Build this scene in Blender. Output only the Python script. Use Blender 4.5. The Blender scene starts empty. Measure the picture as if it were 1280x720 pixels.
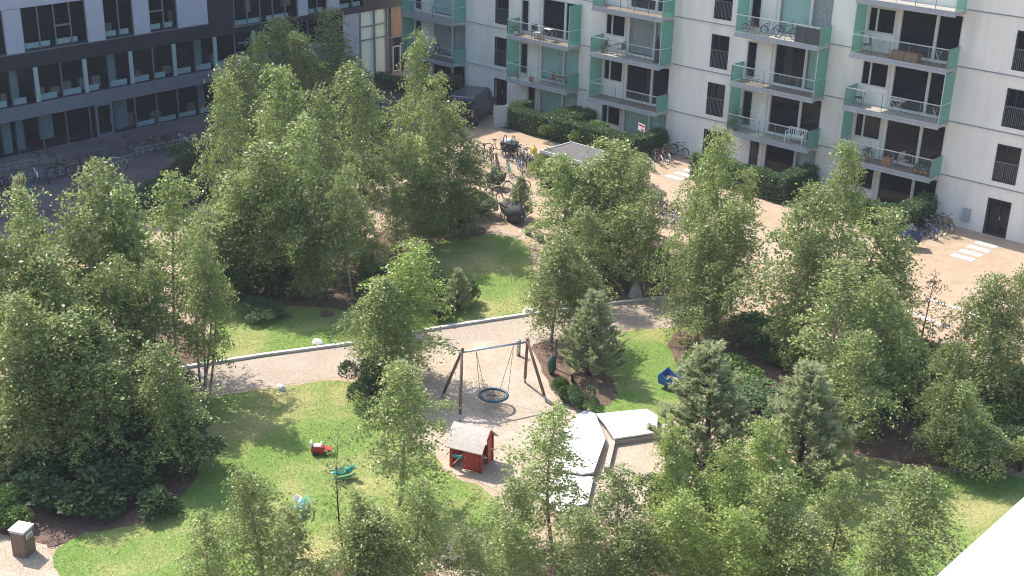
import bpy, math, random
import numpy as np
from mathutils import Vector, Matrix
random.seed(7); RNG = np.random.default_rng(7)
SC = bpy.context.scene
COL = SC.collection
R = math.radians

# ---------------------------------------------------------------- camera, sky, sun, exposure
HC, YAW, PITCH, ROLL, FPX = 22.39, -0.7510, 0.3910, 0.0258, 1569.5
fw = np.array([math.sin(YAW)*math.cos(PITCH), math.cos(YAW)*math.cos(PITCH), -math.sin(PITCH)])
r0 = np.array([math.cos(YAW), -math.sin(YAW), 0.0]); u0 = np.cross(r0, fw)
rt = math.cos(ROLL)*r0 + math.sin(ROLL)*u0; up = -math.sin(ROLL)*r0 + math.cos(ROLL)*u0
cam = bpy.data.objects.new('camera', bpy.data.cameras.new('camera')); COL.objects.link(cam)
cam.data.sensor_width = 36; cam.data.lens = FPX/1280*36; cam.data.clip_start = 0.05; cam.data.clip_end = 3000
M = Matrix.Identity(4)
for i in range(3):
    M[i][0] = rt[i]; M[i][1] = up[i]; M[i][2] = -fw[i]
M[2][3] = HC
cam.matrix_world = M
SC.camera = cam
SC.cycles.filter_width = 1.05
SC.render.resolution_x, SC.render.resolution_y = 1024, 576
SUN_EL, SUN_AZ = 51.0, 270.5          # the sun stands over -X, clockwise from +Y
w = bpy.data.worlds.new('World'); SC.world = w; w.use_nodes = True
nt = w.node_tree; sky = nt.nodes.new('ShaderNodeTexSky'); sky.sky_type = 'NISHITA'; sky.sun_disc = False
sky.sun_elevation = R(SUN_EL); sky.sun_rotation = R(SUN_AZ); sky.air_density = 1.3; sky.dust_density = 2.0
nt.links.new(sky.outputs[0], nt.nodes['Background'].inputs[0]); nt.nodes['Background'].inputs[1].default_value = 0.15
sl = bpy.data.lights.new('sun', 'SUN'); sl.energy = 4.0; sl.angle = R(0.55); sl.color = (1.0, 0.94, 0.84)
so = bpy.data.objects.new('sun', sl); COL.objects.link(so); so.location = (-60, 20, 60)
d_ = Vector((-math.cos(R(SUN_EL))*math.sin(R(SUN_AZ)), -math.cos(R(SUN_EL))*math.cos(R(SUN_AZ)), -math.sin(R(SUN_EL))))
so.rotation_euler = d_.to_track_quat('-Z', 'Y').to_euler()
SC.view_settings.view_transform = 'Standard'; SC.view_settings.look = 'None'
SC.view_settings.gamma = 1; SC.view_settings.exposure = 0.97; SC.view_settings.use_curve_mapping = False

def G(x, y, z=0.0):
    """survey: the point of the photograph (1280x720) on the level z"""
    d = fw*FPX + rt*(x-640) - up*(y-360)
    t = (z-HC)/d[2]
    return (d[0]*t, d[1]*t, z)

# ---------------------------------------------------------------- materials
MATS = {}
def mat(name, col, rough=0.8, col2=None, scale=8.0, bump=0.0, bscale=None, metal=0.0, spec=0.5, detail=6.0, contrast=(0.35, 0.65), obj=True, c3=None, s3=1.0, fine=0.0, stretch=None):
    if name in MATS: return MATS[name]
    m = bpy.data.materials.new(name); m.use_nodes = True; n = m.node_tree; b = n.nodes['Principled BSDF']
    b.inputs['Base Color'].default_value = (*col, 1); b.inputs['Roughness'].default_value = rough
    b.inputs['Metallic'].default_value = metal; b.inputs['Specular IOR Level'].default_value = spec
    tc = n.nodes.new('ShaderNodeTexCoord'); out = tc.outputs['Object']
    if stretch:
        mp = n.nodes.new('ShaderNodeMapping'); mp.inputs['Scale'].default_value = stretch; n.links.new(out, mp.inputs[0]); out = mp.outputs[0]
    if col2 is None: col2 = tuple(c*0.82 for c in col)
    ns = n.nodes.new('ShaderNodeTexNoise'); ns.inputs['Scale'].default_value = scale; ns.inputs['Detail'].default_value = detail; ns.inputs['Roughness'].default_value = 0.7
    n.links.new(out, ns.inputs['Vector'])
    cr = n.nodes.new('ShaderNodeValToRGB'); cr.color_ramp.elements[0].position = contrast[0]; cr.color_ramp.elements[1].position = contrast[1]
    cr.color_ramp.elements[0].color = (*col, 1); cr.color_ramp.elements[1].color = (*col2, 1)
    n.links.new(ns.outputs['Fac'], cr.inputs[0]); last = cr.outputs[0]
    if c3 is not None:
        n3 = n.nodes.new('ShaderNodeTexNoise'); n3.inputs['Scale'].default_value = s3; n3.inputs['Detail'].default_value = 5
        n.links.new(out, n3.inputs['Vector'])
        r3 = n.nodes.new('ShaderNodeValToRGB'); r3.color_ramp.elements[0].position = 0.45; r3.color_ramp.elements[1].position = 0.68
        n.links.new(n3.outputs['Fac'], r3.inputs[0])
        mx = n.nodes.new('ShaderNodeMix'); mx.data_type = 'RGBA'
        n.links.new(r3.outputs[0], mx.inputs['Factor']); n.links.new(last, mx.inputs['A']); mx.inputs['B'].default_value = (*c3, 1)
        last = mx.outputs['Result']
    if fine:
        vf = n.nodes.new('ShaderNodeTexVoronoi'); vf.inputs['Scale'].default_value = 26; n.links.new(out, vf.inputs['Vector'])
        sx = n.nodes.new('ShaderNodeSeparateColor'); n.links.new(vf.outputs['Color'], sx.inputs[0])
        mr = n.nodes.new('ShaderNodeMapRange'); mr.inputs['To Min'].default_value = 1-fine; mr.inputs['To Max'].default_value = 1+fine*.6; n.links.new(sx.outputs[0], mr.inputs['Value'])
        hv = n.nodes.new('ShaderNodeHueSaturation'); n.links.new(mr.outputs[0], hv.inputs['Value']); n.links.new(last, hv.inputs['Color']); last = hv.outputs[0]
    n.links.new(last, b.inputs['Base Color'])
    if bump:
        nb = n.nodes.new('ShaderNodeTexNoise'); nb.inputs['Scale'].default_value = bscale or scale*3; nb.inputs['Detail'].default_value = 4
        n.links.new(out, nb.inputs['Vector'])
        bp = n.nodes.new('ShaderNodeBump'); bp.inputs['Strength'].default_value = bump; bp.inputs['Distance'].default_value = 0.05
        n.links.new(nb.outputs['Fac'], bp.inputs['Height']); n.links.new(bp.outputs['Normal'], b.inputs['Normal'])
    MATS[name] = m; return m

def leaf_mat(name, cols, trans=0.35, rough=0.45):
    m = bpy.data.materials.new(name); m.use_nodes = True; n = m.node_tree; b = n.nodes['Principled BSDF']
    ge = n.nodes.new('ShaderNodeNewGeometry'); oi = n.nodes.new('ShaderNodeObjectInfo')
    cr = n.nodes.new('ShaderNodeValToRGB'); e = cr.color_ramp.elements
    e[0].color = (*cols[0], 1); e[1].color = (*cols[-1], 1)
    for k, c in enumerate(cols[1:-1]):
        q = e.new((k+1)/(len(cols)-1)); q.color = (*c, 1)
    n.links.new(ge.outputs['Random Per Island'], cr.inputs[0])
    hs = n.nodes.new('ShaderNodeHueSaturation'); mr = n.nodes.new('ShaderNodeMapRange')
    mr.inputs['To Min'].default_value = 0.82; mr.inputs['To Max'].default_value = 1.22
    n.links.new(oi.outputs['Random'], mr.inputs['Value']); n.links.new(mr.outputs[0], hs.inputs['Value']); n.links.new(cr.outputs[0], hs.inputs['Color'])
    n.links.new(hs.outputs[0], b.inputs['Base Color']); b.inputs['Roughness'].default_value = rough; b.inputs['Specular IOR Level'].default_value = 0.5
    tr = n.nodes.new('ShaderNodeBsdfTranslucent'); n.links.new(hs.outputs[0], tr.inputs['Color'])
    mx = n.nodes.new('ShaderNodeMixShader'); mx.inputs[0].default_value = trans
    n.links.new(b.outputs[0], mx.inputs[1]); n.links.new(tr.outputs[0], mx.inputs[2]); n.links.new(mx.outputs[0], n.nodes['Material Output'].inputs[0])
    MATS[name] = m; return m

def glass_mat(name, tint, alpha, rough=0.03):
    m = bpy.data.materials.new(name); m.use_nodes = True; n = m.node_tree; b = n.nodes['Principled BSDF']
    b.inputs['Base Color'].default_value = (*tint, 1); b.inputs['Roughness'].default_value = rough
    tr = n.nodes.new('ShaderNodeBsdfTransparent'); tr.inputs[0].default_value = (tuple(0.60+0.40*min(1, c*1.9) for c in tint) if max(tint) > .4 else (.90, .94, .96))+(1,)
    mx = n.nodes.new('ShaderNodeMixShader'); mx.inputs[0].default_value = alpha
    n.links.new(tr.outputs[0], mx.inputs[1]); n.links.new(b.outputs[0], mx.inputs[2]); n.links.new(mx.outputs[0], n.nodes['Material Output'].inputs[0])
    MATS[name] = m; return m

mat('courtyard', (.425, .315, .215), .9, (.345, .25, .17), 1.2, .5, 40, c3=(.43, .33, .25), s3=.18, fine=.2)
mat('asphalt_shaded', (.11, .092, .095), .9, (.075, .063, .068), .8, .4, 40, c3=(.17, .145, .13), s3=.25)  # paving colour with the office block's shade darkened into it
mat('path', (.40, .325, .255), .9, (.32, .26, .205), 6, .5, 45, c3=(.40, .33, .27), s3=.5, fine=.2)
mat('sand', (.50, .40, .30), .95, (.34, .26, .20), 14, .8, 30, c3=(.50, .41, .33), s3=.8, fine=.22)
mat('lawn', (.12, .215, .035), .95, (.18, .255, .055), 2.5, .6, 30, contrast=(.3, .7), c3=(.37, .33, .14), s3=.33, fine=.3)
mat('mulch', (.10, .06, .045), .95, (.25, .165, .125), 22, 1.0, 30, contrast=(.4, .62), c3=(.10, .055, .04), s3=1.4)
mat('kerbstone', (.58, .56, .53), .8, (.44, .42, .40), 6, .2)
mat('paint', (.80, .79, .76), .6, (.60, .56, .50), 9, 0, contrast=(.5, .75))
mat('slab_pale', (.36, .30, .24), .85, (.31, .25, .19), 4, fine=.2)
mat('concrete_white', (.80, .77, .72), .75, (.70, .675, .63), 1.5, .15, 30, c3=(.64, .615, .585), s3=.5, stretch=(1, 1.6, .22), contrast=(.3, .75))
mat('seam', (.30, .29, .285), .9)
mat('ledge', (.72, .71, .70), .7)
mat('slab_grey', (.36, .38, .41), .6, (.29, .31, .34), 3)
mat('rail', (.62, .65, .67), .4, metal=.4)
mat('post', (.20, .22, .25), .45, metal=.4)
mat('frame_white', (.60, .60, .58), .5)
mat('frame_black', (.025, .025, .03), .4)
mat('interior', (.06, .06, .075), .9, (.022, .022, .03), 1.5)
mat('floor_wood', (.20, .15, .12), .7)
mat('curtain_green', (.36, .52, .46), .8, (.28, .43, .38), 5)
mat('curtain_grey', (.36, .38, .36), .8, (.24, .26, .25), 5)
mat('curtain_white', (.55, .58, .55), .8, (.40, .45, .43), 9)
mat('panel_pale', (.42, .45, .55), .5, (.37, .40, .49), 1)
mat('panel_mid', (.16, .18, .23), .5, (.13, .15, .195), 1)
mat('panel_dark', (.018, .022, .042), .5, (.014, .018, .034), 1)
mat('mullion', (.20, .22, .26), .4, metal=.3)
mat('pilaster', (.36, .47, .49), .5)
mat('radiator', (.66, .85, .86), .5)
mat('wood_brown', (.42, .24, .13), .6, (.30, .16, .09), 5)
mat('bark_birch', (.42, .37, .31), .8, (.10, .07, .05), 7, .3, contrast=(.45, .6))
mat('bark_dark', (.11, .08, .06), .9, (.06, .045, .035), 12, .5)
mat('wood_post', (.22, .15, .115), .8, (.12, .075, .055), 12, .3)
mat('wood_grey', (.42, .38, .34), .85, (.28, .25, .22), 10, .3)
mat('deck_pale', (.70, .68, .66), .8, (.55, .53, .51), 5, .3)
mat('steel', (.45, .50, .56), .35, metal=.7)
mat('rubber', (.02, .02, .022), .7)
mat('rope', (.30, .25, .19), .8)
mat('blue_ring', (.02, .075, .125), .5)
mat('red_paint', (.42, .03, .035), .5, (.34, .025, .03), 5)
mat('roof_felt', (.58, .51, .46), .8, (.46, .40, .36), 6)
mat('teal_plastic', (.02, .33, .30), .35)
mat('blue_plastic', (.04, .38, .50), .35)
mat('royal_blue', (.03, .10, .26), .45, (.04, .16, .42), 6)
mat('yellow', (.75, .55, .05), .4)
mat('white_plastic', (.8, .8, .78), .35)
mat('stone', (.46, .45, .43), .9, (.30, .29, .28), 5, .7, 12)
mat('stone_white', (.70, .68, .64), .9, (.50, .48, .45), 5, .6, 12)
mat('black_cloth', (.028, .03, .036), .75, (.05, .052, .06), 4, .4, 6)
mat('navy_cloth', (.02, .03, .09), .7, (.03, .045, .12), 4, .3)
mat('van_navy', (.02, .025, .05), .25)
mat('grey_panel', (.30, .36, .40), .5)
mat('shed_slat', (.055, .055, .055), .7)
mat('shed_roof', (.13, .125, .125), .9, (.09, .085, .085), 4)
mat('bag_green', (.02, .07, .045), .7, (.03, .10, .06), 8)
mat('bike_black', (.025, .025, .03), .35); mat('bike_teal', (.02, .38, .33), .35); mat('bike_white', (.7, .7, .68), .35)
mat('bike_maroon', (.16, .03, .06), .35); mat('bike_blue', (.06, .14, .38), .35); mat('bike_red', (.45, .04, .03), .35)
mat('saddle_black', (.03, .025, .022), .6); mat('rim', (.5, .5, .5), .3, metal=.8); mat('basket', (.06, .045, .035), .8)
mat('box_brown', (.26, .13, .07), .8); mat('terracotta', (.42, .18, .09), .8)
mat('sign_red', (.55, .04, .04), .5)
mat('log', (.38, .32, .25), .9, (.20, .16, .12), 7, .4)
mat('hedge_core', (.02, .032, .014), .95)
mat('sill_white', (.86, .86, .86), .4)
leaf_mat('birch_leaf', [(.14, .19, .06), (.23, .29, .085), (.20, .26, .085), (.32, .38, .13), (.46, .50, .24)], .42, .42)
leaf_mat('birch_leaf_bright', [(.19, .26, .06), (.30, .38, .09), (.25, .33, .085), (.42, .48, .18)], .4, .45)
leaf_mat('bush_leaf', [(.045, .085, .03), (.065, .115, .04), (.085, .135, .055), (.13, .18, .08)], .28, .6)
leaf_mat('bush_leaf_light', [(.07, .13, .03), (.12, .20, .045), (.17, .26, .06)], .3, .45)
leaf_mat('hedge_leaf', [(.05, .09, .035), (.075, .13, .045), (.11, .17, .06), (.15, .21, .08)], .25, .4)
leaf_mat('pine_needle', [(.30, .34, .17), (.39, .43, .23), (.50, .53, .32)], .45, .5)
leaf_mat('brown_leaf', [(.12, .085, .05), (.16, .13, .07), (.12, .14, .06)], .3, .5)
leaf_mat('grass_blade', [(.12, .22, .03), (.16, .27, .04), (.20, .29, .055), (.29, .31, .11)], .3, .6)
glass_mat('glass_green', (.20, .45, .38), .55)
glass_mat('glass_clear', (.50, .55, .53), .035)
glass_mat('glass_dark', (.02, .024, .035), .45, .05)
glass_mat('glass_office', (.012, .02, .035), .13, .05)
glass_mat('glass_lobby_daylight', (.86, .95, .80), .93, .25)  # pale, nearly opaque colour stands in for sunlight seen through the lobby

_m = MATS['grass_blade']; _n = _m.node_tree                     # dry straw patches follow the soil, not the light
_tc = _n.nodes.new('ShaderNodeTexCoord'); _ns = _n.nodes.new('ShaderNodeTexNoise'); _ns.inputs['Scale'].default_value = .33; _ns.inputs['Detail'].default_value = 5
_n.links.new(_tc.outputs['Object'], _ns.inputs['Vector'])
_r = _n.nodes.new('ShaderNodeValToRGB'); _r.color_ramp.elements[0].position = .42; _r.color_ramp.elements[1].position = .64; _n.links.new(_ns.outputs['Fac'], _r.inputs[0])
_x = _n.nodes.new('ShaderNodeMix'); _x.data_type = 'RGBA'; _x.inputs['B'].default_value = (.42, .37, .16, 1)
_ramp = [q for q in _n.nodes if q.type == 'VALTORGB' and q != _r][0]; _hs = [q for q in _n.nodes if q.type == 'HUE_SAT'][0]
_n.links.new(_ramp.outputs[0], _x.inputs['A']); _n.links.new(_r.outputs[0], _x.inputs['Factor']); _n.links.new(_x.outputs['Result'], _hs.inputs['Color'])

# ---------------------------------------------------------------- mesh builder
def solo(name, m, parent, boxes):
    for a, c in boxes: MB().box(a, c).build(name, m, parent)
class BX:
    def __init__(s): s.b = []
    def box(s, a, c): s.b.append((a, c)); return s
    def build(s, name, m, parent): solo(name, m, parent, s.b)
class MB:
    def __init__(s): s.v = []; s.f = []
    def add(s, v, f):
        o = len(s.v); s.v += [tuple(p) for p in v]; s.f += [tuple(i+o for i in q) for q in f]; return s
    def box(s, a, b, m=None):
        x0, y0, z0 = a; x1, y1, z1 = b
        v = [(x0,y0,z0),(x1,y0,z0),(x1,y1,z0),(x0,y1,z0),(x0,y0,z1),(x1,y0,z1),(x1,y1,z1),(x0,y1,z1)]
        if m is not None: v = [tuple(m @ Vector(p)) for p in v]
        return s.add(v, [(0,3,2,1),(4,5,6,7),(0,1,5,4),(1,2,6,5),(2,3,7,6),(3,0,4,7)])
    def tube(s, pts, r, n=6, cap=True):
        P = [Vector(p) for p in pts]; rr = r if isinstance(r, (list, tuple)) else [r]*len(P)
        v = []; f = []
        ref = None
        for i, p in enumerate(P):
            t = (P[min(i+1, len(P)-1)]-P[max(i-1, 0)]).normalized()
            if ref is None: ref = Vector((0,0,1)) if abs(t.z) < .9 else Vector((1,0,0))
            a = t.cross(ref); 
            if a.length < 1e-5: a = t.cross(Vector((0.3,1,0.2)))
            a.normalize(); b = t.cross(a); ref = -b if False else ref
            for k in range(n):
                an = 2*math.pi*k/n
                v.append(tuple(p + (a*math.cos(an)+b*math.sin(an))*rr[i]))
        for i in range(len(P)-1):
            for k in range(n):
                f.append((i*n+k, i*n+(k+1)%n, (i+1)*n+(k+1)%n, (i+1)*n+k))
        if cap: f.append(tuple(range(n-1, -1, -1))); f.append(tuple((len(P)-1)*n+k for k in range(n)))
        return s.add(v, f)
    def ring(s, c, ax, R_, r, n=20, m=6):
        """torus round axis ax"""
        ax = Vector(ax).normalized(); a = ax.orthogonal().normalized(); b = ax.cross(a); v = []; f = []
        for i in range(n):
            t = 2*math.pi*i/n; d = a*math.cos(t)+b*math.sin(t)
            for k in range(m):
                u = 2*math.pi*k/m; v.append(tuple(Vector(c)+d*(R_+r*math.cos(u))+ax*(r*math.sin(u))))
        for i in range(n):
            for k in range(m):
                f.append((i*m+k, ((i+1)%n)*m+k, ((i+1)%n)*m+(k+1)%m, i*m+(k+1)%m))
        return s.add(v, f)
    def blob(s, c, rad, seed=0, sub=2, amp=.15, flat=None, cone=0.0):
        import bmesh
        bm = bmesh.new(); bmesh.ops.create_icosphere(bm, subdivisions=sub, radius=1)
        rg = np.random.default_rng(seed); ph = rg.uniform(0, 6, 9)
        v = []
        for q in bm.verts:
            p = q.co; k = 1+amp*(math.sin(p.x*3+ph[0])+math.sin(p.y*3.7+ph[1])+math.sin(p.z*4.1+ph[2])+.5*math.sin(p.x*8+p.y*7+ph[3]))/2.5
            hz = (p.z+1)/2; kk = 1-cone*hz
            z = p.z*k
            if flat is not None and z < flat: z = flat
            v.append((c[0]+p.x*k*rad[0]*kk, c[1]+p.y*k*rad[1]*kk, c[2]+z*rad[2]))
        f = [tuple(x.index for x in q.verts) for q in bm.faces]; bm.free()
        return s.add(v, f)
    def build(s, name, m, parent=None, smooth=False, loc=None):
        me = bpy.data.meshes.new(name); me.from_pydata(s.v, [], s.f); me.materials.append(MATS[m])
        if smooth: me.polygons.foreach_set('use_smooth', [True]*len(me.polygons))
        me.update(); o = bpy.data.objects.new(name, me); COL.objects.link(o)
        if parent is not None: o.parent = parent
        if loc is not None: o.location = loc
        return o
def tag(o, label=None, cat=None, group=None, kind=None):
    if label: o['label'] = label
    if cat: o['category'] = cat
    if group: o['group'] = group
    if kind: o['kind'] = kind
    return o
def thing(name, label, cat, loc=(0,0,0), rz=0, group=None):
    o = bpy.data.objects.new(name, None); COL.objects.link(o); o.location = loc; o.rotation_euler = (0,0,rz); o.empty_display_size = .2
    return tag(o, label, cat, group)
def copy_tree(o, parent=None):
    c = o.copy(); COL.objects.link(c); c.parent = parent
    for ch in list(KIDS.get(o.name, [])) or [x for x in o.children]: copy_tree(ch, c)
    return c
KIDS = {}
def quads_mesh(name, V, m, nper=4):
    """V: (N, nper, 3) array -> one mesh of separate small faces"""
    N = len(V); me = bpy.data.meshes.new(name)
    me.vertices.add(N*nper); me.vertices.foreach_set('co', np.ascontiguousarray(V, dtype=np.float32).ravel())
    me.loops.add(N*nper); me.loops.foreach_set('vertex_index', np.arange(N*nper, dtype=np.int32))
    me.polygons.add(N); me.polygons.foreach_set('loop_start', np.arange(0, N*nper, nper, dtype=np.int32))
    me.polygons.foreach_set('loop_total', np.full(N, nper, dtype=np.int32))
    me.materials.append(MATS[m]); me.update(calc_edges=True); return me
def leaf_quads(P, size, rng, down=0.4, wid=.62, var=.35, nrm=None):
    N = len(P); a = rng.normal(size=(N,3)); a[:,2] -= down*1.4
    if nrm is not None: a = a*0.7 + nrm*1.0
    a /= np.linalg.norm(a, axis=1)[:,None]
    b = np.cross(a, rng.normal(size=(N,3))); b /= np.linalg.norm(b, axis=1)[:,None]+1e-9
    s = size*(1+1.3*var*rng.uniform(-1, 1, N))[:,None]
    return np.stack([P, P+a*s*.5+b*s*wid*.5, P+a*s, P+a*s*.5-b*s*wid*.5], axis=1)

# ---------------------------------------------------------------- ground and its surfaces
def structure(o): o['kind'] = 'structure'; return o
def chaikin(p, it=2):
    for _ in range(it):
        q = []
        for i in range(len(p)):
            a = np.array(p[i]); b = np.array(p[(i+1) % len(p)]); q += [a*.75+b*.25, a*.25+b*.75]
        p = q
    return p
def patch(name, pts, z, m, smooth=2, world=False, jit=0.0):
    P = [np.array(q[:2]) if world else np.array(G(*q)[:2]) for q in pts]
    if smooth: P = chaikin(P, smooth)
    if jit:
        P2 = []
        for i in range(len(P)):
            a, b = P[i], P[(i+1) % len(P)]; n = max(1, int(np.linalg.norm(b-a)/.35))
            for k in range(n): P2.append(a+(b-a)*k/n+RNG.normal(size=2)*jit)
        P = P2
    me = bpy.data.meshes.new(name); me.from_pydata([(p[0], p[1], z) for p in P], [], [tuple(range(len(P)))])
    me.materials.append(MATS[m]); me.update()
    if me.polygons[0].normal.z < 0: me.flip_normals()
    o = bpy.data.objects.new(name, me); COL.objects.link(o); structure(o); return o, np.array(P)

gm = bpy.data.meshes.new('ground'); gm.from_pydata([(-900,-500,0),(900,-500,0),(900,1300,0),(-900,1300,0)], [], [(0,1,2,3)]); gm.materials.append(MATS['courtyard'])
go = bpy.data.objects.new('ground', gm); COL.objects.link(go); structure(go)
patch('pavement', [(-90,-40),(-55.5,-40),(-56,20),(-57.2,36),(-58.6,48),(-60.2,56),(-61.5,60),(-61.5,63.6),(-90,63.6)], .004, 'asphalt_shaded', 1, True, .05)  # dark paving laid where the office block's shade falls, shade put into its colour
_, PATHP = patch('path', [(90,520),(165,497),(250,494),(350,482),(440,469),(520,452),(545,500),(600,470),(690,440),(700,425),(770,412),(850,410),(905,395),(940,372),(900,352),(835,373),(745,383),(655,395),(550,411),(445,431),(240,459),(165,478),(110,498)], .008, 'path', 1)
_, SANDP = patch('sand', [(540,440),(600,425),(690,425),(712,470),(725,505),(770,500),(850,520),(880,600),(800,660),(700,640),(640,625),(600,602),(560,592),(530,560),(520,500)], .012, 'sand', 2)
LAWNS = {
 'a': [(252,497),(350,484),(438,472),(470,500),(500,540),(548,572),(560,596),(600,606),(640,640),(640,720),(600,800),(400,860),(200,790),(68,735),(60,690),(110,660),(190,655),(235,600),(250,545)],
 'b': [(225,462),(330,446),(445,430),(545,411),(600,402),(660,394),(672,370),(665,320),(655,298),(600,291),(530,292),(440,300),(380,310),(300,340),(270,372),(262,420),(235,445)],
 'c': [(772,414),(855,409),(905,398),(900,440),(880,480),(850,520),(820,535),(740,520),(706,500),(706,470),(700,445),(735,425)],
 'd': [(1000,580),(1050,568),(1110,577),(1180,590),(1290,594),(1330,640),(1290,760),(1100,820),(900,780),(880,700),(930,610)]}
LP = {}
for k, p in LAWNS.items(): _, LP[k] = patch('lawn', p, .016, 'lawn', 2, jit=.035)
MULCH = [
 [(100,470),(110,420),(170,395),(235,400),(268,430),(262,450),(228,461),(165,478)],
 [(0,480),(90,470),(165,490),(250,498),(258,560),(240,610),(195,655),(110,665),(50,690),(0,660),(-60,640),(-60,520)],
 [(270,365),(330,335),(400,310),(480,330),(490,372),(462,392),(400,384),(330,380)],
 [(455,300),(500,280),(560,272),(610,285),(600,298),(540,300),(500,330),(470,338)],
 [(672,392),(664,350),(690,305),(760,285),(860,300),(900,345),(834,372),(745,382)],
 [(662,430),(692,428),(712,462),(735,500),(716,512),(700,498),(676,462)],
 [(832,420),(875,405),(960,400),(1020,445),(1080,450),(1180,455),(1290,480),(1290,592),(1180,588),(1110,575),(1050,566),(960,540),(900,500),(850,462),(838,440)],
 [(708,470),(730,455),(770,470),(772,505),(735,512)],
 [(445,480),(480,490),(520,520),(500,545),(470,520)],
 [(395,690),(540,690),(660,690),(900,660),(1000,640),(960,900),(400,900)],
]
for i, p in enumerate(MULCH): patch('mulch_bed', p, .020+.002*(i % 2), 'mulch', 2, jit=.06)
patch('soil', [(-20,676),(50,672),(70,700),(80,760),(-40,780)], .026, 'sand', 2, jit=.05)
patch('clearing', [(560,668),(610,664),(622,700),(600,760),(540,740)], .026, 'sand', 2, jit=.05)
for p in ([(398,389),(415,388),(420,396),(402,398)], [(425,396),(440,395),(443,403),(428,404)], [(345,395),(362,392),(366,398),(350,400)]): patch('bare_spot', p, .024, 'mulch', 2, jit=.04)
# kerb along the far edge of the path
def strip(name, pts, wid, z0, z1, m):
    P = [np.array(G(*p)[:2]) for p in pts]; b = MB()
    for a, c in zip(P[:-1], P[1:]):
        d = (c-a); L = np.linalg.norm(d); d /= L; n = np.array([-d[1], d[0]])*wid/2; nseg = max(1, round(L/1.0))
        for k in range(nseg):
            p = a+d*(L*k/nseg+.006); q = a+d*(L*(k+1)/nseg-.006)
            v = [(*(p-n), z0), (*(q-n), z0), (*(q+n), z0), (*(p+n), z0), (*(p-n), z1), (*(q-n), z1), (*(q+n), z1), (*(p+n), z1)]
            b.add(v, [(0,3,2,1),(4,5,6,7),(0,1,5,4),(1,2,6,5),(2,3,7,6),(3,0,4,7)])
    return structure(b.build(name, m))
strip('kerb', [(165,477),(228,461),(330,445),(445,430),(550,411),(655,395),(745,383),(834,373)], .16, 0, .12, 'kerbstone')
# white strips in the paving in front of the two stair doors, dashed bay lines
for x0, w_ in ((-43.0, 1.15), (-24.75, 1.15), (-61.6, 1.15)):
    patch('paving_strip', [(x0-.05,59.1),(x0+w_+.05,59.1),(x0+w_+.05,62.7),(x0-.05,62.7)], .005, 'slab_pale', 0, True)
    for k in range(4):
        y = 59.25+k*.92; patch('paving_strip', [(x0,y),(x0+w_,y),(x0+w_,y+.45),(x0,y+.45)], .007, 'paint', 0, True)
for a, b_ in (((1163,374),(1182,381)),((1187,382),(1205,388)),((1148,394),(1166,401)),((1169,403),(1188,410)),((1133,388),(1145,393)),((1117,414),(1128,419)),((1136,421),(1150,427)),((1092,404),(1104,409)),((1208,390),(1226,397)),((1230,450),(1244,456))):
    A = np.array(G(*a)[:2]); B = np.array(G(*b_)[:2]); d = (B-A)/np.linalg.norm(B-A); n = np.array([-d[1], d[0]])*.11
    patch('bay_line', [A-n, B-n, B+n, A+n], .007, 'paint', 0, True)

def in_poly(P, poly):
    x, y = P[:,0], P[:,1]; c = np.zeros(len(P), bool); j = len(poly)-1
    for i in range(len(poly)):
        xi, yi = poly[i]; xj, yj = poly[j]
        m = ((yi > y) != (yj > y)) & (x < (xj-xi)*(y-yi)/(yj-yi+1e-12)+xi); c ^= m; j = i
    return c
tr = []
for k, P in LP.items():
    lo, hi = P.min(0), P.max(0); n = int((hi-lo).prod()*300); q = RNG.uniform(lo, hi, (n,2)); q = q[in_poly(q, P)]; tr.append(q)
q = np.concatenate(tr); N = len(q); base = np.c_[q, np.full(N, .015)]
an = RNG.uniform(0, 6.28, N); hh = RNG.uniform(.02, .05, N); dx = np.c_[np.cos(an), np.sin(an), np.zeros(N)]*RNG.uniform(.007, .015, N)[:,None]
tip = base+np.c_[RNG.normal(size=(N,2))*.025, hh]
g_ = bpy.data.objects.new('grass', quads_mesh('grass', np.stack([base-dx, base+dx, tip], 1), 'grass_blade', 3)); COL.objects.link(g_); g_['kind'] = 'stuff'
g_['label'] = 'short mown green grass covering the lawns'; g_['category'] = 'grass'
# daisies
qd = q[RNG.integers(0, N, 900)]; Pd = np.c_[qd, np.full(len(qd), .06)]; an = RNG.uniform(0, 6.28, len(qd)); r_ = .017
V = np.stack([Pd+np.c_[np.cos(an+k*math.pi/2)*r_, np.sin(an+k*math.pi/2)*r_, np.zeros(len(qd))] for k in range(4)], 1)
g2 = bpy.data.objects.new('daisies', quads_mesh('daisies', V, 'white_plastic', 4)); COL.objects.link(g2); tag(g2, 'tiny white daisies dotted through the mown grass', 'flowers', kind='stuff')

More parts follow.
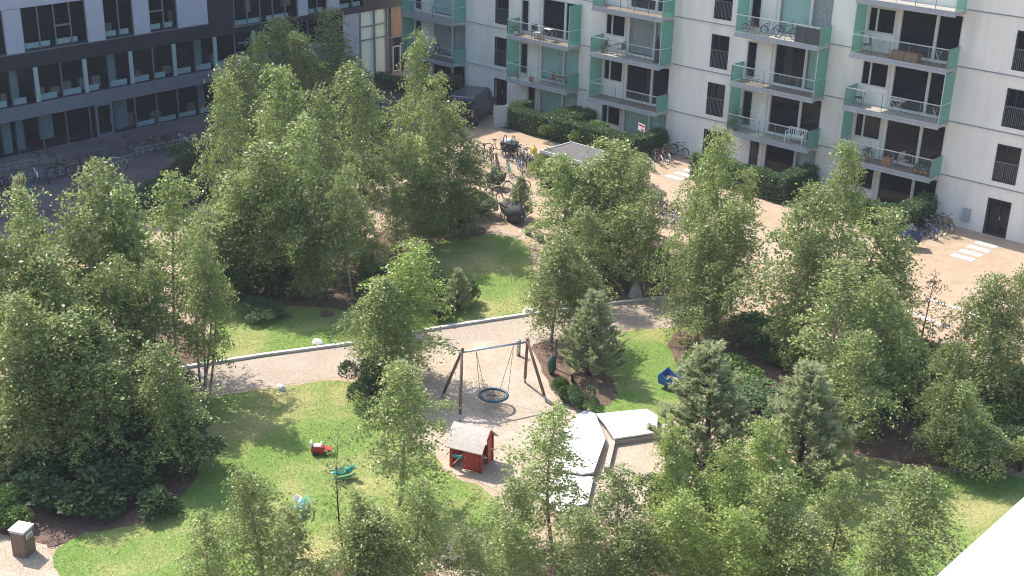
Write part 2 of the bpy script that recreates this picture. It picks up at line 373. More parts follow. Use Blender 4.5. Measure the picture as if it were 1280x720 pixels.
# ---------------------------------------------------------------- buildings: local axes (out, along, up)
def facade(root, name, s0, s1, z0, z1, holes, m, reveal=.28, o=0.0):
    S = sorted({s0, s1, *[h[0] for h in holes], *[h[1] for h in holes]}); Z = sorted({z0, z1, *[h[2] for h in holes], *[h[3] for h in holes]})
    b = MB()
    for a, c in zip(S[:-1], S[1:]):
        for e, g in zip(Z[:-1], Z[1:]):
            sm, zm = (a+c)/2, (e+g)/2
            if any(h[0] < sm < h[1] and h[2] < zm < h[3] for h in holes): continue
            b.add([(o,a,e),(o,c,e),(o,c,g),(o,a,g)], [(0,1,2,3)])
    for h in holes:
        a, c, e, g = h; r = o-reveal
        b.add([(o,a,e),(o,c,e),(r,c,e),(r,a,e)], [(3,2,1,0)]); b.add([(o,a,g),(o,c,g),(r,c,g),(r,a,g)], [(0,1,2,3)])
        b.add([(o,a,e),(o,a,g),(r,a,g),(r,a,e)], [(3,2,1,0)]); b.add([(o,c,e),(o,c,g),(r,c,g),(r,c,e)], [(0,1,2,3)])
    return b.build(name, m, root)

Y0 = 63.79; SH = [0, 2.68, 5.63, 8.58, 11.53, 14.48]
X0R = -48.0
rb = thing('apartment_building', 'white concrete apartment building with green glass balconies and French windows', 'building', (X0R, Y0, 0), -math.pi/2)
def lx(x): return x-X0R
BALC = [(-70.3,-64.75,'door',[1,2]), (-59.45,-53.9,'door',[1,2]), (-51.95,-46.4,'window',[1,2,3]), (-41.05,-35.5,'door',[1,2,3]), (-33.5,-27.95,'window',[1,2,3,4])]
WINX = [-61.82,-43.5,-25.1]
holes = []; units = []
for x in WINX:
    holes.append((lx(x), lx(x+1.28), 0.02, 2.03)); units.append(('door', x, x+1.28, 0.02, 2.03))
    for f in (1,2,3): holes.append((lx(x), lx(x+1.28), SH[f]+.29, SH[f]+2.30)); units.append(('win', x, x+1.28, SH[f]+.29, SH[f]+2.30))
CUR = {(0,1):('curtain_grey','curtain_grey'), (0,2):('curtain_green','curtain_green'), (1,0):('curtain_green','curtain_green'), (1,1):('curtain_green','curtain_green'), (1,2):('dark','dark'),
 (2,0):('curtain_green','curtain_green'), (2,1):('half','dark'), (2,2):('curtain_grey','curtain_green'), (2,3):('dark','dark'), (3,0):('dark','curtain_white'), (3,1):('dark','dark'), (3,2):('white_half','curtain_green'), (3,3):('curtain_green','curtain_grey'),
 (4,0):('dark','dark'), (4,1):('dark','dark'), (4,2):('dark','dark'), (4,3):('dark','dark'), (0,0):('dark','dark')}
cols = []
for ci, (xa, xb, kd, fl) in enumerate(BALC):
    for f in [0]+[q for q in fl if q < 4]:
        z = SH[f]+(.05 if f else .02)
        top = SH[f]+2.62 if f else 2.30
        g0, g1 = (xa+2.02, xb-.05); holes.append((lx(g0), lx(g1), z, top)); cols.append(('glaz', ci, f, g0, g1, z, top))
        if kd == 'window':
            w0 = (xa+.12, xa+1.78, SH[f]+1.0, SH[f]+2.42) if f else (xa+.12, xa+1.78, .75, 2.12); 
        else: w0 = (xa+.10, xa+.88, SH[f]+.10, SH[f]+2.32) if f else (xa+.9, xa+1.7, .1, 2.1)
        holes.append((lx(w0[0]), lx(w0[1]), w0[2], w0[3])); cols.append((kd, ci, f, *w0))
facade(rb, 'wall', lx(-71.2), lx(-8), 0, 20.9, holes, 'concrete_white')
b = MB(); D = -11.6
b.box((-.02+D, lx(-71.2), 0), (D, lx(-8), 20.9)).box((D, lx(-71.2)-.0, 0), (-.001, lx(-71.2)+.3, 20.9)).box((D, lx(-8)-.3, 0), (-.001, lx(-8), 20.9))
b.build('side_wall', 'concrete_white', rb)
MB().box((D, lx(-71.4), 20.9), (.15, lx(-7.8), 21.2)).build('roof', 'slab_grey', rb)
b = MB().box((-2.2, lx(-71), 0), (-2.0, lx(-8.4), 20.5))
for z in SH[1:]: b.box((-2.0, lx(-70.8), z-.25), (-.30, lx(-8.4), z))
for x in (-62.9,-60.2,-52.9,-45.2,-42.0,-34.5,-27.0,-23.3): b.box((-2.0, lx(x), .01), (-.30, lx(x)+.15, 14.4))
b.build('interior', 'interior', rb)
# joints between the storeys: a dark groove and a lit lip; they stop at the balcony bays
segs = [(-64.7,-59.5),(-53.85,-52.0),(-46.35,-41.1),(-35.45,-33.55),(-27.9,-8)]
b = BX(); c = BX()
for z in SH[1:5]:
    for a, e in segs: b.box((0, lx(a), z-.03), (.012, lx(e), z+.03)); c.box((0, lx(a), z-.075), (.05, lx(e), z-.035))
b.build('joint', 'seam', rb); c.build('drip_ledge', 'ledge', rb)
MB().box((0, lx(-61.9), 0), (.02, lx(-8), .0)).v
# windows
def pane(parent, name, o, a, c, e, g, m, t=.02): return MB().box((o-t, a, e), (o, c, g)).build(name, m, parent)
def fr(o, a, c, e, g, w_, dep=.08):
    return MB().box((o-dep,a,e),(o,a+w_,g)).box((o-dep,c-w_,e),(o,c,g)).box((o-dep,a+w_,e),(o,c-w_,e+w_)).box((o-dep,a+w_,g-w_),(o,c-w_,g))
for kd, x0, x1, z0, z1 in units:
    a, c = lx(x0), lx(x1)
    if kd == 'win':
        f_ = fr(.012, a, c, z0, z1, .06); f_.box((-.10, a+.52, z0+.05), (-.02, a+.57, z1-.05)); w_ = f_.build('window', 'frame_black', rb)
        pane(w_, 'pane', -.11, a+.06, c-.06, z0+.06, z1-.06, 'glass_dark')
        g = MB(); 
        for k in range(13):
            s = a+.06+(c-a-.12)*k/12; g.box((.0, s-.010, z0+.08), (.02, s+.010, z0+1.08))
        g.box((-.003, a+.05, z0+1.06), (.025, c-.05, z0+1.10)); g.build('railing', 'post', w_)
    else:
        w_ = fr(.005, a, c, z0, z1, .06).box((-.20, a+.62, z0+.06), (-.13, a+.68, z1-.06)).build('door', 'frame_black', rb)
        pane(w_, 'pane', -.20, a+.06, c-.06, z0+.06, z1-.06, 'glass_dark'); MB().tube([(-.10, a+.74, .9), (-.10, a+.74, 1.15)], .015).build('handle', 'rail', w_)
for kd, ci, f, x0, x1, z0, z1 in cols:
    a, c = lx(x0), lx(x1)
    if kd == 'glaz':
        f_ = fr(-.03, a, c, z0, z1, .07); mid = a+(c-a)*.60; f_.box((-.11, mid-.085, z0+.05), (-.02, mid+.085, z1-.05))
        w_ = f_.build('glazed_door', 'frame_white', rb); L_, R_ = CUR[(ci, f)]
        pane(w_, 'pane', -.12, a+.07, mid-.05, z0+.07, z1-.07, 'glass_dark' if L_ in ('dark','half','white_half') else 'glass_clear')
        pane(w_, 'pane', -.12, mid+.05, c-.07, z0+.07, z1-.07, 'glass_dark' if R_ == 'dark' else 'glass_clear')
        for s_, t_, mm in ((a+.05, mid, L_), (mid, c-.05, R_)):
            if mm == 'dark': continue
            if mm in ('half','white_half'): s_, mm = (t_-.55 if mm == 'half' else s_+.5), 'curtain_white'; t_ = s_+.6
            n_ = max(6, int((t_-s_)/.06)); cb = MB(); v = []
            for k in range(n_+1):
                s = s_+(t_-s_)*k/n_; v += [(-.24+.025*math.sin(k*2.1+ci), s, z0+.1), (-.24+.025*math.sin(k*2.1+ci), s, z1-.08)]
            cb.add(v, [(2*k, 2*k+2, 2*k+3, 2*k+1) for k in range(n_)]); cb.build('curtain', mm, w_)
        MB().box((.0, a-.20, z0), (.035, a-.09, z1)).build('downpipe' if False else 'pilaster', 'frame_white', rb)
    elif kd == 'window':
        f_ = fr(.02, a, c, z0, z1, .09, .1); f_.box((-.08, a+.50, z0+.05), (.012, a+.60, z1-.05)); w_ = f_.build('window', 'frame_white', rb)
        pane(w_, 'pane', -.05, a+.09, a+.5, z0+.09, z1-.09, 'glass_dark'); pane(w_, 'pane', -.05, a+.6, c-.09, z0+.09, z1-.09, 'glass_dark')
    else:
        w_ = fr(.02, a, c, z0, z1, .09, .1).build('balcony_door', 'frame_white', rb)
        pane(w_, 'pane', -.05, a+.09, c-.09, z0+.09, z1-.09, 'glass_dark'); MB().box((.02, c-.14, z0+1.0), (.05, c-.04, z0+1.03)).build('handle', 'rail', w_)
DB = 1.25
for ci, (xa, xb, kd, fl) in enumerate(BALC):
    for f in fl:
        z = SH[f]-.02; a, c = lx(xa), lx(xb)
        s = MB().box((0, a-.03, z-.20), (DB, c+.03, z)).box((DB, a-.06, z-.26), (DB+.05, c+.06, z-.11)).box((DB-.02, a-.03, z-.10), (DB+.035, c+.03, z+.03)).build('balcony', 'slab_grey', rb)
        MB().box((.03, a+.03, z+.001), (DB-.04, c-.03, z+.02)).build('floor', 'floor_wood' if (ci+f) % 2 else 'wood_grey', s)
        r = MB().box((DB-.02, a, z+1.00), (DB+.03, c, z+1.045)); r.build('handrail', 'rail', s)
        p = MB()
        for k in range(6):
            q = a+(c-a)*k/5; p.box((DB-.045, q-.014, z+.02), (DB-.022, q+.014, z+1.0))
        p.build('railing_posts', 'post', s)
        MB().box((DB-.015, a, z+.05), (DB, c, z+.995)).build('glass_panel', 'glass_clear', s)
        full = 'L' if (f % 2 == 1) else 'R'
        if f == 3 and ci in (1, 2): full = 'R'
        ht = SH[f+1]-.28 if f < 4 else SH[f]+2.4
        for sd, q in (('L', a), ('R', c)):
            h = ht if sd == full else z+1.04
            MB().box((.02, q-.012, z+.03), (DB-.03, q+.012, h)).build('privacy_screen' if sd == full else 'side_panel', 'glass_green', s)
            e = MB().box((DB-.03, q-.02, z), (DB+.0, q+.02, h)).box((.0, q-.016, z+1.02), (DB-.03, q+.016, z+1.05)); e.build('screen_post', 'rail' if sd == full else 'post', s)
MB().box((0, lx(-25.9), .45), (.18, lx(-26.45)+.15, 1.15)).build('meter_box', 'grey_panel', rb)

# left office block
AL = 0.0675
lb = thing('office_building', 'dark office building with long window bands and pale grey cladding panels', 'building', (-74.394, Y0, 0), AL)
LH = 21.0
def hole_row(a, c, z0, z1): return (a, c, z0, z1)
H2 = [(-40.0,-33.9,.02,2.12),(-33.8,-25.2,.02,2.12),(-25.12,-24.06,.02,2.10),(-23.95,-17.3,.02,2.12),(-17.2,-10,.02,2.12),
      (-40,-3.9,3.0,5.12), (-3.9+.2,3.75,.02,5.12)]
UP = [(-36,-30.68),(-29.5,-25.22),(-23.95,-21.85),(-20.62,-18.48),(-13.8,-8.1),(-7.1,-5.3),(-4.0,-1.4)]
H2 += [(a, c, 6.22 if c < -16 else 5.6, 8.7) for a, c in UP] 
H3 = [(a, c, 9.4, 11.6) for a, c in UP]
facade(lb, 'wall', -52, 4.7, 0, LH, H2, 'panel_dark', .35)
b = MB().box((-14, -52, 0), (-13.8, 4.7, LH)).box((-13.8, -52, 0), (-.002, -51.7, LH)).box((-13.8, 4.4, 0), (-.002, 4.7, LH)); b.build('side_wall', 'panel_dark', lb)
MB().box((-14, -52.2, LH), (.2, 4.9, LH+.3)).build('roof', 'slab_grey', lb)
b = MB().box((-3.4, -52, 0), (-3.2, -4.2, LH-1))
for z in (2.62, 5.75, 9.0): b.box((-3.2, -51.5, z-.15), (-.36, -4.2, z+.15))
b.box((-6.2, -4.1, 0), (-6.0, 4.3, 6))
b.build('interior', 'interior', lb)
MB().box((-3.2, -51.5, .005), (-.36, -4.2, .03)).build('floor', 'asphalt_shaded', lb)
# cladding proud of the dark wall
b = BX()
for a, c in ((-52,-36),(-30.66,-29.52),(-25.2,-23.97),(-21.83,-20.64),(-18.46,-16.05)):
    b.box((.0, a, 6.12), (.05, c, 8.7))
b.box((0, -52, 8.72), (.05, -16.05, LH-.3)); b.build('cladding_panel', 'panel_pale', lb)
b = MB().box((0, -52, 2.16), (.04, -4.0, 2.96)); b.build('spandrel_panel', 'panel_mid', lb)
b = BX().box((0, -7.0+1.75, 5.6), (.05, -4.05, 8)).box((0, -8.05, 5.6), (.05, -7.15, 8)); b.build('cladding_panel', 'panel_pale', lb)
b = BX().box((0, -52, 6.06), (.10, -16.0, 6.12)).box((0, -52, 2.12), (.07, -4.0, 2.16)).box((0, -52, 0), (.06, -10, .03)).box((.0,-14,5.54),(.1,-8,5.6)); b.build('sill_trim', 'mullion', lb)
MS = [-30.65+1.675*k for k in range(-6, 17)]
b = BX(); pil = BX(); rad = BX()
for k, s in enumerate(MS):
    if s < -4:
        (pil if (k % 2 == 1 and s < -10) else b).box((-.08, s-(.13 if (k % 2 == 1 and s < -10) else .03), 3.0), (.03, s+(.13 if (k % 2 == 1 and s < -10) else .03), 5.12))
        rad.box((-.24, s+.12, 3.02), (-.16, s+1.35 if (k % 3) else s+.95, 3.38))
    if s < -11 and not (-25.3 < s < -23.9): b.box((-.08, s-.028, .02), (.03, s+.028, 2.12))
for a, c in UP:
    n = max(2, round((c-a)/1.1)); z0 = 6.22 if c < -16 else 5.6
    for k in range(n+1): s = a+(c-a)*k/n; b.box((-.08, s-.035, z0), (.02, s+.035, 8.7))
    rad.box((-.24, a+.15, z0+.02), (-.16, a+(c-a)*.42, z0+.34)); rad.box((-.24, a+(c-a)*.52, z0+.02), (-.16, a+(c-a)*.86, z0+.34))
for s, z in ((-27.33, 7.40), (-20.62, 7.42)): b.box((-.07, s, z-.05), (.03, s+1.05, z+.05))
b.box((-.07, -13.6, 4.35), (.025, -12.2, 4.45))
for k in range(9): rad.box((-.24, -22.1+k*1.68-.0, .06), (-.16, -22.1+k*1.68+1.35, .36))
b.build('mullion', 'mullion', lb); pil.build('pilaster', 'pilaster', lb); rad.build('sill_board', 'radiator', lb)
# round columns and a white cupboard inside
cl = MB()
for s in (-23.2, -16.4, -30.0, -9.7): cl.tube([(-.9, s, .05), (-.9, s, 5.1)], .27, 14)
cl.box((-.75, -30.9-.4, .05), (-.55, -31.0+.25, 2.1)).box((-.8, -28.8, .45), (-.6, -27.9, 2.1)).box((-.8, -23.5, .1), (-.6, -22.5, 2.1))
cl.build('column', 'pilaster', lb)
dr = fr(.04, -25.22, -23.98, .02, 2.12, .14, .12).box((-.08, -24.62, .5), (-.04, -24.58, .6)).build('door', 'panel_mid', lb)
pane(dr, 'pane', -.04, -25.08, -24.12, .14, 2.0, 'glass_office'); MB().tube([(.06,-24.2,.8),(.06,-24.2,1.3)], .018).build('handle', 'rail', dr)
for h in H2[:2]+H2[3:6]+H2[7:]: pane(lb, 'pane', -.12, h[0], h[1], h[2], h[3], 'glass_office')
# furniture silhouettes behind the panes
fb = MB()
for k in range(26):
    s = -33+k*1.05+random.uniform(-.2,.2); z = random.choice((3.0, 3.0, .05, 6.25)); fb.box((-1.2, s, z), (-.9, s+random.uniform(.3,.8), z+random.uniform(.4,.9)))
fb.build('furniture', 'wood_grey', lb)
# lobby
lob = MB().box((-.10, -3.7, .02), (-.02, -2.05, 5.12)); lob.build('lobby_panel', 'panel_pale', lb)
b = MB()
for s, w_ in ((-1.9,.10),(-.34,.05),(1.03,.05),(1.5,.04),(3.18,.05)): b.box((-.16, s-w_, .02), (-.04, s+w_, 5.12))
for z in (2.95, 3.98): b.box((-.15, -1.9, z-.04), (-.05, 1.03, z+.04))
b.box((-.15, 1.03, 2.72), (-.05, 3.75, 2.82)); b.build('lobby_frame', 'mullion', lb)
MB().box((-.22, -1.9, .02), (-.19, 1.03, 5.12)).build('pane', 'glass_lobby_daylight', lb)  # brightness of the view behind is painted into this pane
MB().box((-.22, 1.55, 2.82), (-.18, 3.15, 5.12)).box((-.22, 1.1, .02), (-.18, 1.5, 5.1)).build('timber_panel', 'wood_brown', lb)
MB().box((-.22, 3.2, .02), (-.20, 3.75, 5.1)).box((-.22, 1.5, .02), (-.20, 3.2, 2.75)).build('pane', 'glass_office', lb)
fr(-.03, 3.22, 3.75, 4.1, 5.08, .07).build('window', 'frame_white', lb)
fr(-.02, 1.56, 2.45, .02, 2.05, .10).build('door', 'frame_white', lb)
MB().box((.0, 3.78, 0), (.45, 4.9, LH-.1)).build('fin_wall', 'panel_dark', lb)
# things on the balconies -------------------------------------------------
def bx(x, f, o): return (x, Y0-o, SH[f]+.0 if f else 0)
def chair(label, loc, rz, m, group=None):
    t = thing('chair', label, 'chair', loc, rz, group)
    MB().box((-.22,-.22,.42),(.22,.22,.46)).build('seat', m, t)
    MB().box((-.22,.20,.46),(.22,.24,.88), Matrix.Rotation(R(8),4,'X')).build('backrest', m, t)
    for sx in (-1,1):
        for sy in (-1,1): MB().tube([(sx*.2,sy*.2,.42),(sx*.23,sy*.24,0)], .013, 5).build('leg', 'post', t)
    return t
def table(label, loc, rz, m, L=.75, W=.55, group=None):
    t = thing('table', label, 'table', loc, rz, group)
    b = MB()
    for k in range(6): b.box((-L/2, -W/2+k*W/6+.006, .70), (L/2, -W/2+(k+1)*W/6-.006, .72))
    b.build('tabletop', m, t)
    for s in (-1,1):
        MB().tube([(s*L*.35,-W*.4,.70),(-s*L*.35,-W*.4,0)], .012, 5).build('leg', 'frame_white', t); MB().tube([(s*L*.35,W*.4,.70),(-s*L*.35,W*.4,0)], .012, 5).build('leg', 'frame_white', t)
    return t
def potplant(label, loc, h=.5, pot='terracotta', lm='bush_leaf', n=260):
    t = thing('potted_plant', label, 'potted plant', loc)
    MB().tube([(0,0,0),(0,0,.24)], [.10,.14], 10).build('pot', pot, t, True)
    P = RNG.normal(size=(n,3))*np.array([.13,.13,.16])*h/.5+np.array([0,0,.25+h*.45]); P[:,2] = np.maximum(P[:,2], .22)
    o = bpy.data.objects.new('foliage', quads_mesh('foliage', leaf_quads(P, .09, RNG, 0), lm)); COL.objects.link(o); o.parent = t
    return t
ZB = lambda f: SH[f]
chair('dark folding deck chair at the left end of the second-row right balcony', (-33.0, Y0-.7, ZB(2)), R(-60), 'black_cloth')
table('slatted white folding table with crossed legs on the middle right balcony', (-30.7, Y0-.6, ZB(2)), R(5), 'frame_white', .9)
chair('black garden chair on the top right balcony beside a small table', (-32.9, Y0-.6, ZB(3)), R(-50), 'black_cloth')
table('small wooden table beside the black chair on the top right balcony', (-32.2, Y0-.6, ZB(3)), R(3), 'wood_grey', .7)
for x in (-30.9, -30.1):
    bb = thing('storage_box', 'brown wooden storage box, %s of two on the top right balcony' % ('left' if x < -30.5 else 'right'), 'box', (x, Y0-.8, ZB(3)), 0, 'brown boxes on the balcony')
    MB().box((-.37,-.22,0),(.37,.22,.38)).build('body', 'box_brown', bb); MB().box((-.385,-.235,.385),(.385,.235,.42)).build('lid', 'box_brown', bb)
table('low dark stool-like table at the right end of the top right balcony', (-28.8, Y0-.6, ZB(3)), R(20), 'post', .4, .35)
table('small black side table at the right end of the middle right balcony', (-28.5, Y0-.6, ZB(2)), R(20), 'black_cloth', .35, .3)
potplant('leafy plant in terracotta pot on the lowest right balcony near its window', (-32.0, Y0-.7, ZB(1)), .6)
t = thing('wooden_crate', 'orange wooden crate on the lowest right balcony', 'crate', (-30.8, Y0-.6, ZB(1)))
for k in range(4): MB().box((-.25,-.2+.0,.02+k*.1),(.25,-.18,.10+k*.1)).box((-.25,.18,.02+k*.1),(.25,.2,.10+k*.1)).box((-.27,-.2,.02+k*.1),(-.25,.2,.10+k*.1)).box((.25,-.2,.02+k*.1),(.27,.2,.10+k*.1)).build('slat_side', 'terracotta', t)
chair('grey low chair leaning back on the lowest right balcony', (-29.9, Y0-.6, ZB(1)), R(70), 'wood_grey')
for k, x in enumerate((-28.9,-28.6,-28.3)): potplant('small dark potted plant, number %s from the corner post on the lowest right balcony' % ('three','two','one')[k], (x, Y0-.95, ZB(1)), .3, 'box_brown', n=120)
potplant('tall bushy potted plant at the left end of the lowest middle balcony', (-40.6, Y0-.9, ZB(1)), 1.0, 'post', n=420)
potplant('yellow green trailing plant at the corner of the lowest middle balcony', (-40.8, Y0-1.05, ZB(1)), .35, 'post', 'bush_leaf_light', 300)
bn = thing('bench', 'white garden bench with crossed slats at the right end of the lowest middle balcony', 'bench', (-36.6, Y0-.75, ZB(1)))
MB().box((-.6,-.2,.42),(.6,.22,.46)).build('seat', 'white_plastic', bn)
bk = MB().box((-.6,.2,.84),(.6,.24,.88))
for k in range(9): bk.box((-.58+k*.14,.205,.46),(-.54+k*.14,.235,.84))
bk.build('backrest', 'white_plastic', bn)
for sx in (-1,1):
    MB().box((sx*.57-.03,-.2,.62),(sx*.57+.03,.2,.66)).build('armrest', 'white_plastic', bn)
    for sy in (-1,1): MB().box((sx*.57-.025,sy*.19-.025,0),(sx*.57+.025,sy*.19+.025,.62 if sy<0 else .84)).build('leg', 'white_plastic', bn)
t = thing('storage_box', 'large black screen box at the right end of the top middle balcony', 'box', (-36.35, Y0-.85, ZB(3)))
MB().box((-.78,-.3,0),(.78,.3,.86)).build('body', 'black_cloth', t); MB().box((-.8,-.32,.865),(.8,.32,.90)).build('lid', 'black_cloth', t)
chair('brown wooden armchair on the lowest balcony above the left hedge', (-55.7, Y0-.7, ZB(1)), R(-15), 'box_brown')
table('brown wooden cabinet-like table beside the armchair above the left hedge', (-54.9, Y0-.7, ZB(1)), 0, 'box_brown', .8, .5)
for k, x in enumerate((-58.7,-57.5,-57.3)): 
    t = thing('lantern', ('red cylindrical lantern near the balcony door above the left hedge', 'red lantern, left of a close pair above the left hedge', 'red lantern, right of a close pair above the left hedge')[k], 'lantern', (x, Y0-.9, ZB(1)))
    MB().tube([(0,0,0),(0,0,.3)], .07, 10).build('body', 'red_paint', t, True); MB().ring((0,0,.36), (1,0,0), .05, .01, 10, 4).build('handle', 'red_paint', t)
chair('black balcony chair at the left on the second balcony above the hedge', (-57.6, Y0-.6, ZB(2)), R(20), 'black_cloth')
chair('pale cushioned balcony chair on the second balcony above the hedge', (-57.0, Y0-.8, ZB(2)), R(-40), 'curtain_grey')
potplant('red flowering pot plant in the corner of the second balcony', (-59.0, Y0-.9, ZB(2)), .5, 'white_plastic', 'brown_leaf')
t = thing('drying_rack', 'folding white drying rack with striped cloth on the second balcony', 'drying rack', (-56.1, Y0-.7, ZB(2)))
for s in (-1, 1): MB().tube([(-.3*s,-.3,0),(.3*s,-.3,.8),(.3*s,.3,.8),(-.3*s,.3,0)], .012, 5).build('frame', 'rail', t)
MB().box((-.3,-.3,.80),(.3,.3,.815)).build('cloth', 'curtain_white', t)
potplant('large brown pot with low plant at left of the middle balcony row', (-51.3, Y0-.8, ZB(2)), .3)
table('dark balcony table with dishes near the small window', (-50.5, Y0-.7, ZB(2)), 0, 'post', .7)
for k, x in enumerate((-51.1,-49.9)): chair('dark balcony chair %s of the table near the small window' % ('left','right')[k], (x, Y0-.6, ZB(2)), R(90-180*k), 'post')
t = thing('covered_parasol', 'closed parasol under a black cover leaning by the green screen', 'parasol', (-47.1, Y0-.6, ZB(2)))
MB().tube([(0,0,.0),(0,0,.3),(0,0,1.2),(0,0,1.75)], [.2,.17,.14,.03], 10).build('cover', 'black_cloth', t, True)
potplant('red geranium pot on the shaded balcony beside the dark fin wall', (-68.2, Y0-.9, ZB(1)), .5, 'red_paint', 'brown_leaf')
chair('dark chair on the shaded balcony beside the dark fin wall', (-67.2, Y0-.6, ZB(1)), R(15), 'black_cloth')

# ---------------------------------------------------------------- bicycles
def bicycle(m, basket=False, white_guard=False):
    t = thing('bicycle', 'tmp', 'bicycle')
    b = MB(); rw = (-.52,0,.34); fwl = (.54,0,.34); bb_ = (-.08,0,.29); st = (-.22,0,.74); hd = (.33,0,.76); hb = (.37,0,.60)
    b.tube([bb_, st], .017, 6).tube([st, hd], .018, 6).tube([bb_, hb], .020, 6).tube([hd, hb], .018, 6).tube([hb, fwl], .015, 6)
    for s in (-.05,.05): b.tube([(bb_[0],s*.5,bb_[2]),(rw[0],s,rw[2])], .011, 5).tube([(st[0],s*.3,st[2]-.04),(rw[0],s,rw[2])], .010, 5)
    b.build('frame', m, t, True)
    for c in (rw, fwl):
        w_ = MB().ring(c, (0,1,0), .325, .020, 24, 6).build('wheel', 'rubber', t, True)
        r = MB().ring(c, (0,1,0), .298, .010, 24, 4)
        for k in range(12): a = math.pi*2*k/12; r.tube([c, (c[0]+.3*math.cos(a), 0, c[2]+.3*math.sin(a))], .004, 3, False)
        r.build('rim', 'rim', w_)
        g = MB(); n = 9; v = []
        for k in range(n+1):
            a = R(20)+R(150)*k/n; 
            for s in (-.028,.028): v.append((c[0]+.365*math.cos(a), s, c[2]+.365*math.sin(a)))
        g.add(v, [(2*k,2*k+2,2*k+3,2*k+1) for k in range(n)]); g.build('mudguard', 'white_plastic' if white_guard else m, t)
    MB().tube([(-.22,0,.74),(-.25,0,.86)], .013, 5).build('seat_post', 'rim', t)
    MB().add([(-.40,-.085,.87),(-.40,.085,.87),(-.25,.06,.90),(-.10,.018,.88),(-.10,-.018,.88),(-.25,-.06,.90),(-.38,0,.83),(-.12,0,.85)], [(0,1,2,5),(5,2,3,4),(0,6,1),(1,6,7,2),(2,7,3),(3,7,4),(4,7,5),(5,7,6,0)]).build('saddle', 'saddle_black', t)
    MB().tube([(.33,0,.76),(.30,0,.98)], .014, 5).tube([(.14,-.28,1.0),(.26,-.24,1.03),(.32,-.08,.99),(.32,.08,.99),(.26,.24,1.03),(.14,.28,1.0)], .012, 5).build('handlebar', 'saddle_black', t, True)
    MB().ring((-.08,.05,.29), (0,1,0), .085, .008, 12, 4).tube([(-.08,.06,.29),(.06,.08,.2)], .01, 4).tube([(-.08,-.06,.29),(-.22,-.08,.38)], .01, 4).build('crank', 'rim', t)
    MB().box((-.72,-.06,.70),(-.36,.06,.715)).build('rack', 'bike_black', t)
    if basket:
        k = MB()
        for z in (.72,.80,.88,.96): 
            for p, q in (((.42,-.17),(.72,-.17)),((.72,-.17),(.72,.17)),((.72,.17),(.42,.17)),((.42,.17),(.42,-.17))): k.tube([(*p,z),(*q,z)], .011, 4)
        k.box((.42,-.17,.70),(.72,.17,.715))
        for i in range(7):
            k.box((.42+i*.047,-.178,.7),(.43+i*.047,-.17,.96)).box((.42+i*.047,.17,.7),(.43+i*.047,.178,.96)).box((.715,-.17+i*.055,.7),(.723,-.16+i*.055,.96))
        k.build('basket', 'basket', t)
    return t
BIKE = {}
used = set()
bpy.context.view_layer.update()
def put_bike(kind, px, py, rz, label, group, z=0, lean=0, world=None, sc=1):
    m = {'black':'bike_black','teal':'bike_teal','white':'bike_white','maroon':'bike_maroon','blue':'bike_blue','red':'bike_red','basket':'bike_black'}[kind]
    if kind not in BIKE: BIKE[kind] = bicycle(m, kind == 'basket', kind in ('white','maroon'))
    o = BIKE[kind]
    if kind in used: o = copy_tree(o)
    used.add(kind)
    x, y = world if world else G(px, py)[:2]
    o.location = (x, y, z); o.rotation_euler = (R(lean), 0, R(rz)); o.scale = (sc,)*3
    tag(o, label, 'bicycle', group); return o
# left wall
put_bike('black', 594, 126, 12, 'dark bicycle leaning on the white wall, left of a silver one', 'bicycles by the far corner', lean=-6)
put_bike('white', 603, 130, 8, 'silver bicycle leaning on the white wall next to the black stair door', 'bicycles by the far corner', lean=-8)
# courtyard rack
g_a = 'bicycles crowded round the courtyard rack'
for i, (k, px, py, rz, lab) in enumerate([
 ('black',600,200,5,'black bicycle standing at the left of the courtyard rack, nearest the big trees'),
 ('black',592,190,10,'dark bicycle half hidden by the big trees at the courtyard edge'),
 ('teal',636,219,-38,'turquoise bicycle in front of the crowded rack'),
 ('black',641,196,-28,'black bicycle right beside the black cargo bike box'),
 ('black',647,205,-28,'black bicycle in the crowded rack behind the turquoise one'),
 ('maroon',652,199,-28,'dark red bicycle deep in the crowded courtyard rack'),
 ('black',656,210,-28,'black bicycle in the middle of the crowded courtyard rack'),
 ('white',661,203,-28,'pale bicycle at the back right of the crowded courtyard rack'),
 ('blue',650,215,-35,'blue black bicycle in the crowded rack, front row'),
 ('black',664,213,-28,'black bicycle at the right of the crowded rack near the yellow bag'),
 ('basket',618,252,-12,'bicycle with dark front basket between the two covered cargo bikes'),
 ('white',645,240,60,'pale bicycle partly behind the small tree by the covered cargo bike'),
 ('black',669,222,-40,'black bicycle against the dark slatted shed side'),
 ('black',700,225,-30,'black bicycle behind birches in front of the shed')]):
    put_bike(k, px, py, rz, lab, g_a, lean=random.uniform(-6,6))
g_b = 'bicycles parked beside the hedge end'
for i, (k, px, py, rz, lab, ln) in enumerate([
 ('black',805,210,-32,'black bicycle leftmost of the row at the end of the middle hedge',4),
 ('white',812,212,-30,'white bicycle second in the row at the end of the middle hedge',6),
 ('maroon',822,205,-30,'wine red bicycle third in the row at the hedge end',5),
 ('maroon',829,203,-28,'wine red bicycle fourth in the row, nearest the striped paving',-5),
 ('basket',833,199,-30,'dark bicycle fifth in the row with a basket, near the white wall',3),
 ('black',848,196,-12,'black bicycle leaning on the white wall between hedge and stair door',-7)]):
    put_bike(k, px, py, rz, lab, g_b, lean=ln)
g_c = 'bicycles parked along the courtyard in front of birches'
